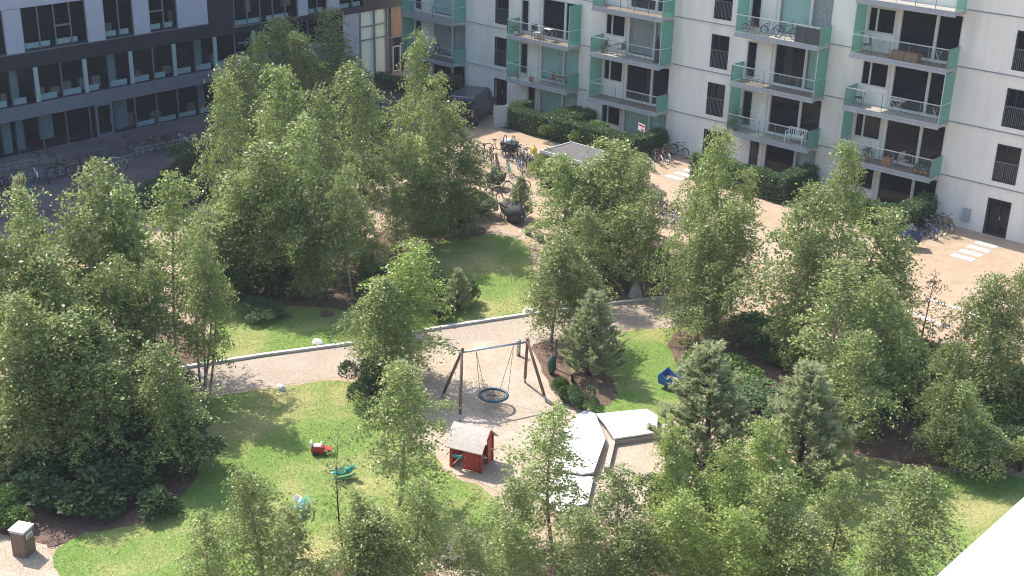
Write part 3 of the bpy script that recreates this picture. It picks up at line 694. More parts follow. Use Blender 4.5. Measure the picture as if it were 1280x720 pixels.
for i, (k, px, py, rz, lab, ln) in enumerate([
 ('basket',826,262,-55,'bicycle with basket at the top of the courtyard cluster by the birches',5),
 ('black',835,272,-30,'dark bicycle in the courtyard cluster behind the basket one',0),
 ('black',845,278,10,'black bicycle in the courtyard cluster, middle of the heap',8),
 ('black',858,276,35,'black bicycle rightmost of the courtyard cluster',-8),
 ('white',838,284,15,'silver bicycle lowest in the courtyard cluster',5),
 ('maroon',829,276,-10,'dark red bicycle at the left of the courtyard cluster',-4),
 ('black',852,268,60,'dark bicycle at the far right back of the courtyard cluster',4)]):
    put_bike(k, px, py, rz, lab, g_c, lean=ln)
g_d = 'bicycles parked by the right hedge'
for i, (k, px, py, rz, lab, ln) in enumerate([
 ('black',1148,290,-27,'black bicycle leftmost beside the blue covered cargo bike',3),
 ('black',1154,294,-28,'black bicycle second from the blue covered cargo bike',-4),
 ('blue',1160,296,-30,'blue bicycle in the middle of the row by the right hedge',5),
 ('black',1166,291,-27,'black bicycle fourth in the row by the right hedge',3),
 ('basket',1173,290,-28,'bicycle with basket fifth in the row by the right hedge',-3),
 ('black',1180,288,-30,'black bicycle rightmost of the row by the right hedge',4),
 ('black',1189,279,-8,'large black bicycle leaning on the white wall at the right hedge',-7)]):
    put_bike(k, px, py, rz, lab, g_d, lean=ln)
# racks before the office block
def rack(label, a, b_, n):
    A = Vector(G(*a)); B = Vector(G(*b_)); d = B-A; L = d.length; t = thing('bike_rack', label, 'bike rack', A, math.atan2(d.y, d.x), 'bicycle racks before the office')
    MB().box((0,-.03,.50),(L,.03,.55)).box((0,-.03,.28),(L,.03,.32)).build('rail', 'steel', t)
    for k in range(max(2, int(L/2.2)+1)): MB().box((k*L/max(1,int(L/2.2))-.035,-.04,0),(k*L/max(1,int(L/2.2))+.035,.04,.58)).build('post', 'steel', t)
    for k in range(int(L/.55)): MB().tube([(.2+k*.55,0,.50),(.2+k*.55,-.35,.52),(.2+k*.55,-.42,.30),(.2+k*.55,0,.28)], .014, 4).build('hoop', 'steel', t)
    return t
rack('long steel bicycle rack before the office, at the left frame edge', (-40,244), (165,204), 0)
rack('short steel bicycle rack before the office, beyond the lone bicycle', (172,196), (245,180), 0)
rack('rear steel bicycle rack row closer to the office facade', (-20,222), (60,207), 0)
g_e = 'bicycles in the shaded racks before the office'
for i, (k, px, py, lab) in enumerate([
 ('blue',32,238,'light blue bicycle in the long shaded rack'),('black',10,240,'black bicycle at the left end of the long shaded rack'),('white',45,226,'silver bicycle behind the light blue one in the shaded rack'),
 ('black',60,226,'black bicycle right of the light blue one in the shaded rack'),('maroon',22,232,'dark red bicycle left of the light blue one in the shaded rack'),
 ('black',100,212,'black bicycle in the middle of the long shaded rack'),('black',112,210,'black bicycle just right of the middle of the long shaded rack'),('black',122,209,'black bicycle near the right end of the long shaded rack'),
 ('white',143,212,'lone bicycle with pale wheels standing between the two shaded racks'),('black',55,205,'dark bicycle standing alone close to the office windows'),
 ('black',160,186,'black bicycle left of the short shaded rack'),('black',190,188,'black bicycle in the short shaded rack, first'),('basket',206,186,'dark bicycle in the short shaded rack, second'),('white',228,182,'pale bicycle in the short shaded rack beside the trees')]):
    put_bike(k, px, py, -15+random.uniform(-12,12)+(60 if i in (8,9) else 0), lab, g_e, lean=random.uniform(-5,5))
for i, (px, py) in enumerate([(78,222),(88,219),(132,207),(18,244),(-5,246),(178,190),(200,187),(216,184)]):
    put_bike('black', px, py, 75+random.uniform(-14,14), 'black bicycle crosswise in the shaded racks, ' + ('number three right of the light blue one', 'next but two right of the light blue one', 'beside the lone bicycle between the racks', 'close left of the light blue one', 'at the very edge of the frame', 'leftmost in the short rack', 'in the middle of the short rack', 'second from the right in the short rack')[i], g_e, lean=random.uniform(-6,6))
for i, (px, py) in enumerate([(607,205),(614,203),(622,210),(668,216),(658,218),(645,193),(634,200)]):
    put_bike('black', px, py, -30+random.uniform(-14,14), 'black bicycle of the crowded courtyard rack, ' + ('just right of the one nearest the big trees', 'between the big trees and the black cargo bike', 'below the black cargo bike box', 'touching the slatted shed side', 'in the front row beside the shed', 'rearmost beside the black box', 'between cargo bike and turquoise bicycle')[i], g_a, lean=random.uniform(-8,8))
# small bicycles on balconies
put_bike('red', 0, 0, 5, 'small red bicycle on the top middle balcony', 'bicycles on the balconies', ZB(3), 0, (-40.2, Y0-.9), .72)
put_bike('blue', 0, 0, -10, 'small blue bicycle on the top middle balcony', 'bicycles on the balconies', ZB(3), 0, (-39.1, Y0-.7), .75)
put_bike('black', 0, 0, 3, 'full size black bicycle on the top middle balcony', 'bicycles on the balconies', ZB(3), 0, (-37.9, Y0-.8), 1)
put_bike('white', 0, 0, 6, 'tiny white child bicycle on the balcony below the three bicycles', 'bicycles on the balconies', ZB(2), 0, (-39.6, Y0-.9), .55)

# cargo bikes
def cargo(label, px, py, rz, cover, m):
    t = thing('cargo_bike', label, 'cargo bike', G(px, py), R(rz))
    MB().add([(.15,-.36,.28),(.85,-.33,.28),(.85,.33,.28),(.15,.36,.28),(0,-.42,.88),(1.02,-.40,.84),(1.02,.40,.84),(0,.42,.88)], [(0,3,2,1),(0,1,5,4),(1,2,6,5),(2,3,7,6),(3,0,4,7),(4,5,6,7)]).build('box', 'basket' if not cover else m, t)
    for s in (-.43,.43):
        w_ = MB().ring((.45,s,.27), (0,1,0), .25, .022, 20, 6).build('wheel', 'rubber', t, True)
        r = MB().ring((.45,s,.27), (0,1,0), .22, .012, 20, 4)
        for k in range(10): a = math.pi*2*k/10; r.tube([(.45,s,.27),(.45+.22*math.cos(a),s,.27+.22*math.sin(a))], .005, 3, False)
        r.build('rim', 'rim', w_)
    w_ = MB().ring((-.85,0,.33), (0,1,0), .31, .022, 22, 6).build('wheel', 'rubber', t, True); MB().ring((-.85,0,.33), (0,1,0), .285, .012, 20, 4).build('rim', 'rim', w_)
    MB().tube([(-.85,0,.33),(-.35,0,.30),(.1,0,.35)], .022, 6).tube([(-.35,0,.3),(-.48,0,.82)], .02, 6).tube([(-.85,0,.33),(-.45,0,.68)], .014, 5).build('frame', 'bike_black', t)
    MB().blob((-.50,0,.90), (.16,.09,.05), 3).build('saddle', 'saddle_black', t, True)
    MB().tube([(.0,0,.6),(-.08,0,1.0),(-.14,-.3,1.02)], .015, 5).tube([(-.08,0,1.0),(-.14,.3,1.02)], .015, 5).build('handlebar', 'saddle_black', t)
    if cover == 'hood':
        MB().blob((.42,0,.70), (.56,.40,.54), px, 3, .2, -.70, .15).build('rain_cover', m, t, True)
    elif cover == 'full':
        MB().blob((.10,0,.56), (1.05,.48,.62), px, 3, .16, -.85, .2).build('rain_cover', m, t, True)
    elif cover == 'open':
        for x in (.2,.75): MB().tube([(x+.1*math.cos(0),-.38,.84)]+[(x,-.38*math.cos(a),.86+.42*math.sin(a)) for a in (0,.5,1.,1.57,2.1,2.6,3.14)], .03, 6).build('hoop', 'black_cloth', t)
        MB().blob((.45,0,.9), (.3,.25,.22), 5).build('bag', 'curtain_white', t, True)
    return t
cargo('black cargo bike with open box, two hoops and a white bag inside', 627, 193, 25, 'open', 'black_cloth')
cargo('cargo bike under a round black hood at the edge of the big trees', 614, 237, 100, 'hood', 'black_cloth')
cargo('cargo bike under a large dark grey cover beside the wooden bench', 642, 277, 160, 'full', 'black_cloth')
cargo('cargo bike under a dark blue cover at the right hedge', 1124, 309, 40, 'hood', 'navy_cloth')

# van in the shade of the office block
vx, vy, _ = G(588, 163)
van = thing('van', 'dark navy van with rounded rear standing in the shade by the far corner', 'van', (vx-.9, vy+.1, 0), R(118))
def prism(prof, y0, y1, ins=.0):
    n = len(prof); v = [(p[0], y0, p[1]) for p in prof]+[(p[0], y1, p[1]) for p in prof]
    return MB().add(v, [tuple(range(n-1,-1,-1)), tuple(range(n, 2*n))]+[(i, (i+1)%n, n+(i+1)%n, n+i) for i in range(n)])
bd = prism([(-.15,.35),(4.9,.35),(5.0,.95),(4.2,1.25),(3.6,1.95),(3.2,2.12),(.1,2.15),(-.08,2.0),(-.2,1.0)], -.92, .92).build('body', 'van_navy', van)
mo = bd.modifiers.new('bevel', 'BEVEL'); mo.width = .12; mo.segments = 3
MB().box((-.215,-.7,1.2),(-.19,.7,1.85), Matrix.Rotation(0,4,'Z')).build('rear_window', 'glass_office', van)
MB().box((3.0,-.945,1.2),(3.9,-.925,1.8)).box((3.0,.925,1.2),(3.9,.945,1.8)).build('side_window', 'glass_office', van)
for x in (.8, 4.0):
    for s in (-.82,.82):
        w_ = MB().ring((x,s,.33), (0,1,0), .24, .10, 20, 8).build('wheel', 'rubber', van, True); MB().tube([(x,s-.06,.33),(x,s+.06,.33)], .19, 14).build('rim', 'rim', w_)
for s in (-.78,.78): MB().box((-.23,s-.08,.9),(-.16,s+.08,1.35)).build('tail_light', 'box_brown', van)
for s in (-.7,.7): MB().box((4.92,s-.15,.75),(5.02,s+.15,.92)).build('headlight', 'white_plastic', van)

# ---------------------------------------------------------------- small yard furniture
gx, gy, _ = G(626, 161)
t = thing('metal_gate', 'grey metal gate panel at the left end of the first hedge', 'gate', (gx, gy, 0), R(60))
MB().box((-.45,-.02,.12),(.45,.02,1.6)).build('panel', 'grey_panel', t)
for s in (-.48,.48): MB().box((s-.03,-.03,0),(s+.03,.03,1.68)).build('post', 'grey_panel', t)
# bicycle shed
sh = thing('bicycle_shed', 'low flat-roofed bicycle shed with dark slatted side and white roof edge', 'shed', (-44.3, 53.1, 0))
x0, x1, y0, y1 = -2.2, 2.2, -1.1, 1.5
MB().box((x0,y0,2.12),(x1,y1,2.2)).build('roof', 'shed_roof', sh)
MB().box((x0-.05,y0-.05,2.08),(x1+.05,y0,2.26)).box((x0-.05,y1,2.08),(x1+.05,y1+.05,2.26)).box((x0-.05,y0,2.08),(x0,y1,2.26)).box((x1,y0,2.08),(x1+.05,y1,2.26)).build('roof_edge', 'ledge', sh)
for x in (x0+.05, 0.2, x1-.05):
    for y in (y0+.05, y1-.05): MB().box((x-.05,y-.05,0),(x+.05,y+.05,2.08)).build('post', 'shed_slat', sh)
s_ = MB()
for k in range(15): s_.box((x0-.01,y0+.1,.1+k*.13),(x0+.02,y1-.1,.17+k*.13))
for k in range(15): s_.box((x0+.1,y0-.0,.1+k*.13),(x0+1.2,y0+.03,.17+k*.13)); s_.box((x0+.1,y1-.03,.1+k*.13),(x1-.1,y1,.17+k*.13))
s_.build('slatted_wall', 'shed_slat', sh)
t = thing('litter_bag', 'yellow refuse bag hanging on a short post beside the shed', 'bag', G(667,203))
MB().tube([(0,0,0),(0,0,1.1)], .03, 6).build('post', 'post', t); MB().blob((0,0,.68), (.2,.2,.36), 4, 2, .1).build('bag', 'yellow', t, True)
# bench near the birches
t = thing('bench', 'small brown wooden bench with steel legs beside the grey covered cargo bike', 'bench', G(668,298), R(-15))
b = MB()
for k in range(4): b.box((-.75,-.2+k*.105,.42),(.75,-.11+k*.105,.46))
b.build('seat', 'wood_post', t)
for s in (-.6,.6): MB().box((s-.03,-.18,0),(s+.03,.18,.42)).build('leg', 'post', t)
# estate sign over the hedge
sx_, sy_, _ = G(802,160,1.7)
t = thing('sign', 'small white and red board on a stick above the middle hedge', 'sign', (sx_, sy_, 0), R(-20))
MB().tube([(0,0.0,0),(0,0,1.65)], .02, 6).build('post', 'frame_white', t); MB().box((-.38,-.02,1.5),(.38,.02,1.95)).build('board', 'white_plastic', t)
MB().box((-.34,-.026,1.80),(.34,-.021,1.92)).box((-.05,-.026,1.56),(.30,-.021,1.66)).build('lettering_band', 'sign_red', t)
# boulders
def boulder(label, px, py, rad, m, seed, cone=0, group=None):
    x, y, _ = G(px, py); o = MB().blob((0,0,0), rad, seed, 3, .14, -.35, cone).build('boulder', m, None, False, (x, y, rad[2]*.33)); return tag(o, label, 'boulder', group)
boulder('pale grey cone shaped boulder in the mulch above the path', 794, 371, (.52,.46,.55), 'stone', 3, .75)
boulder('round white boulder on the lawn edge left of the weeping birch', 661, 392, (.30,.26,.22), 'stone_white', 5)
boulder('flat white boulder on the lawn just above the path kerb', 398, 430, (.28,.22,.17), 'stone_white', 6)
boulder('small white stone on the near lawn just below the path', 351, 487, (.22,.18,.17), 'stone_white', 9)
boulder('small pale stone on the path by the far left shrubs', 783, 382, (.05,.05,.04), 'stone_white', 9) if False else None
# logs under the trees
for lab, a, c, r in (('pale fallen log lying under the birches, the longest', (372,363), (432,352), .14), ('dark fallen log in front of the long pale log', (378,369), (418,366), .11), ('dark fallen log near the lawn behind the thin birch', (462,328), (487,334), .13)):
    A = Vector(G(*a)); B = Vector(G(*c)); o = MB().tube([(0,0,r), tuple((B-A)*.5+Vector((0,0,r*1.1))), tuple(B-A+Vector((0,0,r)))], [r, r*.9, r*.75], 9).build('log', 'log', None, True, A); tag(o, lab, 'log')
# wooden bin, bottom left
bxx, byy, _ = G(31, 692)
t = thing('waste_bin', 'square wooden litter bin with white metal lid and a sticker', 'litter bin', (bxx, byy, 0), R(28))
b = MB(); 
for s in range(5):
    for (u, v_) in ((0,-1),(0,1),(1,0),(-1,0)):
        q = -.23+s*.092+.002
        if u == 0: b.box((q, v_*.235-.012, .03), (q+.086, v_*.235+.012, .86))
        else: b.box((u*.235-.012, q, .03), (u*.235+.012, q+.086, .86))
b.box((-.22,-.22,.01),(.22,.22,.84)); b.build('body', 'wood_post', t)
MB().box((-.27,-.27,.93),(.27,.27,.96)).box((-.25,-.25,.865),(.25,.25,.875)).build('lid', 'sill_white', t)
for sx in (-1,1):
    for sy in (-1,1): MB().box((sx*.23-.015,sy*.23-.015,.875),(sx*.23+.015,sy*.23+.015,.93)).build('lid_post', 'steel', t)
MB().box((.248,-.14,.62),(.254,.16,.80)).build('sticker', 'white_plastic', t); MB().box((.254,-.12,.64),(.257,.14,.69)).build('sticker_print', 'bush_leaf_light', t); MB().box((.254,-.12,.72),(.257,.14,.745)).build('sticker_print', 'bike_blue', t)
# bollard
t = thing('bollard', 'short grey steel bollard behind the swing at the path edge', 'bollard', G(648,445)); MB().tube([(0,0,0),(0,0,.70)], .085, 14).build('shaft', 'steel', t, True); MB().tube([(0,0,.70),(0,0,.73)], [.095,.07], 14).build('cap', 'steel', t, True)
# pole with hanging green bag
t = thing('pole', 'thin black pole with short arm beside the weeping birch', 'pole', G(694,462)); MB().tube([(0,0,0),(0,0,1.35)], .03, 8).tube([(0,0,1.33),(.35,.1,1.33)], .02, 6).build('shaft', 'frame_black', t); MB().tube([(0,0,0),(0,0,.04)], .08, 10).build('foot', 'frame_black', t)
x_, y_, _ = G(689,468); o = MB().blob((0,0,.42), (.20,.16,.44), 12, 3, .12).build('sack', 'bag_green', None, True, (x_, y_, 0)); tag(o, 'dark green sack leaning against the thin black pole', 'bag')

# swing --------------------------------------------------------------
sw = thing('nest_swing', 'wooden two-frame swing with a round blue rimmed nest seat', 'swing', (-29.7, 30.95, 0), 0)
O = Vector((-29.7, 30.95, 0)); L1 = Vector((-30.19, 29.70, 2.36)); R1 = Vector((-29.22, 32.24, 2.30)); 
F = [G(552,497), G(575,527), G(656,478), G(683,503)]
for i, (ft, ap) in enumerate(zip(F, (L1, L1, R1, R1))):
    a = Vector(ft)-O; c = ap-O; d = (c-a).normalized(); MB().tube([tuple(a+d*.28), tuple(c+d*.12)], [.062,.055], 12).build('leg', 'wood_post', sw, True)
    MB().tube([tuple(a), tuple(a+d*.30)], .045, 8).build('foot_bracket', 'steel', sw, True)
bd_ = (R1-L1).normalized(); MB().tube([tuple(L1-O-bd_*.1-Vector((0,0,.05))), tuple(R1-O+bd_*.1-Vector((0,0,.05)))], .042, 12).build('crossbar', 'steel', sw, True)
sc_ = Vector(G(617,494,.50))-O
st_ = MB().ring(sc_, (0,0,1), .53, .055, 36, 8).build('seat', 'blue_ring', sw, True)
n = MB()
for k in range(7): n.ring(sc_-Vector((0,0,.02)), (0,0,1), .08+.068*k, .010, 24, 4)
for k in range(16): a = math.pi*2*k/16; n.tube([tuple(sc_-Vector((0,0,.02))), tuple(sc_+Vector((math.cos(a)*.52, math.sin(a)*.52, 0)))], .009, 4)
n.build('net', 'rubber', st_)
for s in (-1, 1):
    hp = (L1+R1)/2-O+bd_*s*.78-Vector((0,0,.09)); r = MB()
    for q in (-.33,.33):
        e = sc_+bd_*s*.42+bd_.cross(Vector((0,0,1)))*q; r.tube([tuple(hp), tuple(e)], .012, 5)
    r.build('rope', 'rope', sw)
# playhouse ---------------------------------------------------------
ph = thing('playhouse', 'small red wooden playhouse with pale grey pitched roof', 'playhouse', (-26.97, 27.05, 0), R(21)); ph.scale = (.9, .9, .95)
W, Dp = 1.25, 1.25
for (x, y) in ((-.6,-.55),(.62,-.55),(-.6,.55),(.62,.55)): MB().box((x-.06,y-.05,0),(x+.06,y+.05,1.12)).build('corner_post', 'red_paint', ph)
MB().box((-.08,-.60,.05),(.62,-.56,.98)).build('wall_panel', 'red_paint', ph)
MB().box((-.54,.56,.05),(.55,.60,.55)).box((-.54,.56,.85),(.55,.60,1.05)).build('wall_panel', 'red_paint', ph)
MB().box((-.63,-.5,.05),(-.59,.5,.62)).build('wall_panel', 'red_paint', ph)
w_ = MB().box((.60,.10,.05),(.64,.5,1.05))
w_.build('wall_panel', 'red_paint', ph); MB().box((.645,.2,.35),(.652,.3,.45)).box((.645,.2,.55),(.652,.3,.65)).box((.645,.2,.75),(.652,.3,.85)).build('peep_hole', 'sand', ph)
MB().box((-.5,-.7,.50),(-.1,-.55,.54)).build('counter', 'teal_plastic', ph); MB().box((-.2,-.3,.28),(.5,.25,.32)).build('bench', 'grey_panel', ph)
bt = MB()
for px_ in (.0,.55):
    for pz in (.2,.55,.85): bt.tube([(px_,-.60,pz),(px_,-.612,pz)], .02, 6)
bt.build('bolt_cap', 'white_plastic', ph)
rf_ = MB()
for s in (-1, 1):
    n_ = 6; v = []
    for k in range(n_+1):
        u = k/n_; y = s*.80*u; z = 1.58-.55*u-.10*u*u
        for x in (-.78,.78): v.append((x,y,z))
        for x in (-.78,.78): v.append((x,y,z-.035))
    f = []
    for k in range(n_):
        a = 4*k; f += [(a,a+1,a+5,a+4),(a+2,a+6,a+7,a+3),(a,a+4,a+6,a+2),(a+1,a+3,a+7,a+5)]
    f.append((4*n_,4*n_+1,4*n_+3,4*n_+2)); rf_.add(v, f)
rf_.build('roof', 'roof_felt', ph)
for x in (-.62,.62): MB().add([(x-.02,-.6,1.1),(x+.02,-.6,1.1),(x+.02,.6,1.1),(x-.02,.6,1.1),(x-.02,0,1.5),(x+.02,0,1.5)], [(0,1,5,4),(2,3,4,5),(0,4,3),(1,2,5),(0,3,2,1)]).build('gable', 'red_paint', ph)
# deck: two pale timber platforms round a sand box
def deck(label, pts, z=.30):
    P = [Vector(G(*p, z)) for p in pts]; c = sum(P, Vector())/len(P); c.z = 0; t = thing('timber_deck', label, 'deck', c)
    n = len(P); top = [(p-c) for p in P]
    MB().add([tuple(p) for p in top]+[(p.x,p.y,z-.06) for p in top], [tuple(range(n)), tuple(range(2*n-1,n-1,-1))]+[(i,n+i,n+(i+1)%n,(i+1)%n) for i in range(n)]).build('planking', 'deck_pale', t)
    ins = [Vector((p.x*.93, p.y*.93, z-.065)) for p in top]
    MB().add([tuple(p) for p in ins]+[(p.x,p.y,0) for p in ins], [tuple(range(n)), tuple(range(2*n-1,n-1,-1))]+[(i,n+i,n+(i+1)%n,(i+1)%n) for i in range(n)]).build('frame', 'wood_grey', t)
    # plank joints
    j = MB(); xs = [p.x for p in top]; ys = [p.y for p in top]
    d = (P[1]-P[0]); d.z = 0; d.normalize(); q = Vector((-d.y, d.x, 0)); u = [p.dot(q) for p in top]
    k = min(u)+.12
    while k < max(u)-.05:
        ts = []
        for i in range(n):
            a, e = top[i], top[(i+1)%n]; ua, ue = a.dot(q)-k, e.dot(q)-k
            if ua*ue < 0: m_ = a.lerp(e, ua/(ua-ue)); ts.append(m_.dot(d))
        if len(ts) == 2:
            a = d*min(ts)+q*k; e = d*max(ts)+q*k; nn = q*.006
            j.add([(a.x-nn.x,a.y-nn.y,z+.003),(e.x-nn.x,e.y-nn.y,z+.003),(e.x+nn.x,e.y+nn.y,z+.003),(a.x+nn.x,a.y+nn.y,z+.003)], [(0,1,2,3)])
        k += .14
    j.build('plank_gap', 'wood_grey', t); return t
deck('wide white timber deck on the far side of the sand box', [(745,517),(808,511),(822,519),(821,540),(768,548),(756,530)])
deck('long white timber deck running towards the near trees', [(722,518),(735,511),(744,517),(757,548),(742,590),(728,592),(690,586),(700,545)])
deck('small white timber deck nearest the camera, half hidden by birches', [(700,592),(742,596),(735,628),(700,640),(670,615)], .2)
for lab, a, c in (('pale timber beam edging the sand box below the wide deck', (768,556), (822,548)), ('pale timber beam edging the left side of the sand box', (766,556), (758,590))):
    A = Vector(G(*a)); B = Vector(G(*c)); d = B-A; o = MB().box((0,-.09,0),(d.length,.09,.20)).build('sandbox_beam', 'wood_grey', None, False, A); o.rotation_euler = (0,0,math.atan2(d.y,d.x)); tag(o, lab, 'timber beam')
# toys on the lawn
def ride_car(name, label, px, py, rz, m, m2):
    t = thing(name, label, 'toy', G(px, py), R(rz))
    prism([(-.34,.12),(.34,.12),(.38,.24),(.12,.27),(.05,.34),(-.25,.34),(-.36,.26)], -.13, .13).build('body', m, t)
    MB().box((-.26,-.10,.345),(.0,.10,.38)).build('seat', m2, t); MB().tube([(.12,0,.27),(.06,0,.46)], .012, 5).ring((.05,0,.47), (.4,0,1), .07, .012, 12, 5).build('steering_wheel', m2, t)
    MB().box((-.37,-.12,.30),(-.33,.12,.52)).build('backrest', m2, t)
    for x in (-.22,.22):
        for s in (-.14,.14): MB().tube([(x,s-.03,.085),(x,s+.03,.085)], .085, 14).build('wheel', 'rubber', t)
    return t
ride_car('toy_car', 'red and white ride-on toy car on the lawn', 402, 568, 45, 'red_paint', 'white_plastic')
def rocker(label, px, py, rz, m, m2, lie=0):
    t = thing('rocking_toy', label, 'toy', G(px, py), R(rz)); t.rotation_euler = (R(lie), 0, R(rz)); 
    if lie: t.location.z = .16
    for s in (-.15,.15): MB().tube([(-.42,s,.14),(-.25,s,.04),(0,s,.02),(.25,s,.04),(.42,s,.14)], .03, 6).build('rocker', m, t, True)
    MB().blob((0,0,.2), (.38,.13,.13), px, 2, .05).build('body', m, t, True); MB().blob((.30,0,.38), (.13,.09,.14), px+1, 2, .05).build('head', m, t, True)
    MB().box((-.25,-.12,.3),(.02,.12,.35)).box((-.3,-.12,.3),(-.26,.12,.5)).build('seat', m2, t); MB().tube([(.18,-.16,.42),(.18,.16,.42)], .018, 6).build('handle', m2, t); return t
rocker('turquoise plastic rocking toy lying on the lawn below the toy car', 428, 597, 70, 'teal_plastic', 'teal_plastic', 40)
rocker('light blue plastic rocking toy lying on the lawn nearest the camera', 385, 640, -40, 'blue_plastic', 'white_plastic', 60)
rocker('white and yellow plastic rocking toy on the lawn beside the birch crown', 485, 583, 60, 'white_plastic', 'yellow')
# blue spring wagon
t = thing('playground_wagon', 'blue wooden play wagon with side boards on the lawn edge', 'play equipment', G(840,485), R(10)); t.scale = (.8, .8, .85)
for s in (-.42,.42):
    b = MB().add([(-.55,s-.02,.25),(.55,s-.02,.25),(.60,s-.02,.62),(.25,s-.02,.52),(.1,s-.02,.78),(-.12,s-.02,.55),(-.5,s-.02,.80),(-.62,s-.02,.6)]+[(-.55,s+.02,.25),(.55,s+.02,.25),(.60,s+.02,.62),(.25,s+.02,.52),(.1,s+.02,.78),(-.12,s+.02,.55),(-.5,s+.02,.80),(-.62,s+.02,.6)], [tuple(range(7,-1,-1)), tuple(range(8,16))]+[(i,(i+1)%8,8+(i+1)%8,8+i) for i in range(8)])
    b.build('side_board', 'royal_blue', t)
MB().box((-.5,-.40,.36),(.5,.40,.40)).build('bench', 'wood_grey', t); MB().box((-.60,-.40,.3),(-.55,.40,.7)).build('end_board', 'royal_blue', t)
for x in (-.35,.35): MB().tube([(x,0,.02),(x,0,.36)], .07, 10).build('spring', 'frame_black', t)
# white ledge of the balcony the picture is taken from
t = thing('balcony_parapet', 'blown-out white parapet ledge close to the camera in the bottom right corner', 'parapet', (-.28, 0, 0))
MB().box((-.155,-1.6,21.50),(.26,2.1,21.6)).build('cap', 'sill_white', t); MB().box((-.11,-1.5,20.7),(.20,2.0,21.5)).build('wall', 'concrete_white', t); MB().box((-.11,-1.5,20.5),(3.5,1.9,20.7)).box((-.11,-1.5,0),(.20,1.0,20.5)).build('slab', 'concrete_white', t)

#VEGETATION
exec_veg = True
# ---------------------------------------------------------------- vegetation prototypes
def birch(seed, H=8.0, Rd=1.7, n_br=46, cb=.14, leaf=.104, weep=.5, lm='birch_leaf', dens=1.0, stems=1, peak=.38):
    rg = np.random.default_rng(seed); tb = MB(); LP_ = []
    for st in range(stems):
        ph = rg.uniform(0, 6.28, 2); off = np.array([rg.normal()*.25, rg.normal()*.25, 0]) if stems > 1 else np.zeros(3)
        Hs = H*(1 if st == 0 else rg.uniform(.72,.95)); sway = rg.normal(size=(2,))*.28
        def trunk(t): return off*(1+1.8*t)+np.array([sway[0]*math.sin(t*3.1)*1.2, sway[1]*math.sin(t*2.6+1)*1.2, t*Hs])
        tb.tube([tuple(trunk(k/10)) for k in range(11)], [max(.008, .075*(H/8)*(1-k/10.4)) for k in range(11)], 7)
        nb = int(n_br/(1 if stems == 1 else stems*.72))
        for i in range(nb):
            t = cb+(1-cb-.02)*((i+rg.uniform(0,1))/nb)**.92
            u = (t-cb)/(1-cb)
            prof = (u/peak)**.55 if u < peak else ((1-u)/(1-peak))**1.0
            L = Rd*(.16+1.0*prof)*rg.uniform(.5,1.25)
            az = i*2.399+rg.normal()*.5; L *= 1+.30*math.sin(az+ph[0]+2.2*u)+.22*math.sin(2*az+ph[1]-5*u); el = R(rg.uniform(22,60))+u*.40
            p0 = trunk(t); dh = np.array([math.cos(az), math.sin(az), 0]); pts = []
            for k in range(6):
                s = k/5; pts.append(p0+dh*L*s*math.cos(el)+np.array([0,0,L*(math.sin(el)*s*(1.15-.45*s)-weep*.55*s**2.4)])+rg.normal(size=3)*.03*s)
            tb.tube([tuple(p) for p in pts], [max(.004, .018*(1-k/6)) for k in range(6)], 3, False)
            nt_ = int((3.6+7*L)*dens)
            for j in range(nt_):
                s = rg.uniform(.18,1.03)**.8; kf = min(4.999, s*5); k = int(kf); q = pts[k]+(pts[k+1]-pts[k])*(kf-k)
                tl = rg.uniform(.22,.95)*(.65+weep*.6); q = q+rg.normal(size=3)*.10; a2 = az+rg.normal()*1.1; dd = np.array([math.cos(a2), math.sin(a2), rg.uniform(-.1,.9)])
                n_l = int(4+tl*13); ss = np.sort(rg.uniform(.05,1,n_l))[:,None]
                path = q+dd*tl*ss*.75+np.array([0,0,-1])*tl*(weep*1.15*ss**1.8)
                LP_.append(path+rg.normal(size=(n_l,3))*.05)
    P = np.concatenate(LP_)
    print('leaves', len(P)); return tb, leaf_quads(P, leaf, rg, .45)
def proto(name, tb, V, lm, bark):
    t = bpy.data.objects.new(name, None)
    me = bpy.data.meshes.new('trunk'); me.from_pydata(tb.v, [], tb.f); me.materials.append(MATS[bark]); me.polygons.foreach_set('use_smooth', [True]*len(me.polygons)); me.update()
    return me, quads_mesh('crown', V, lm)
PR = {}
for k in range(5): PR['birch%d' % k] = (*proto('b', *birch(100+k, 8, 1.75+.12*(k%3), 66+4*k, .10+.03*(k%3), weep=.62+.14*(k%3), peak=.30+.06*(k%3)), 'birch_leaf', 'bark_birch'), 8.0, 1.7)
for k in range(2): PR['bright%d' % k] = (*proto('b', *birch(200+k, 8, 1.9, 66, .08, weep=.75, dens=1.35), 'birch_leaf_bright', 'bark_birch'), 8.0, 1.7)
for k in range(2): PR['weep%d' % k] = (*proto('b', *birch(300+k, 8, 1.9, 74, .14, weep=1.15, peak=.45, dens=1.6), 'birch_leaf', 'bark_birch'), 8.0, 1.7)
for k in range(3): PR['tall%d' % k] = (*proto('b', *birch(400+k, 8, 1.8, 58, .30, weep=.7), 'birch_leaf', 'bark_birch'), 8.0, 1.7)
PR['multi0'] = (*proto('b', *birch(500, 8, 1.7, 84, .28, weep=.6, stems=4), 'birch_leaf', 'bark_birch'), 8.0, 2.0)
PR['sparse0'] = (*proto('b', *birch(600, 8, 1.7, 30, .15, weep=.3, dens=.45), 'birch_leaf', 'bark_dark'), 8.0, 1.7)
PR['brown0'] = (*proto('b', *birch(610, 8, 1.8, 30, .12, weep=.25, dens=.55), 'brown_leaf', 'bark_dark'), 8.0, 1.8)
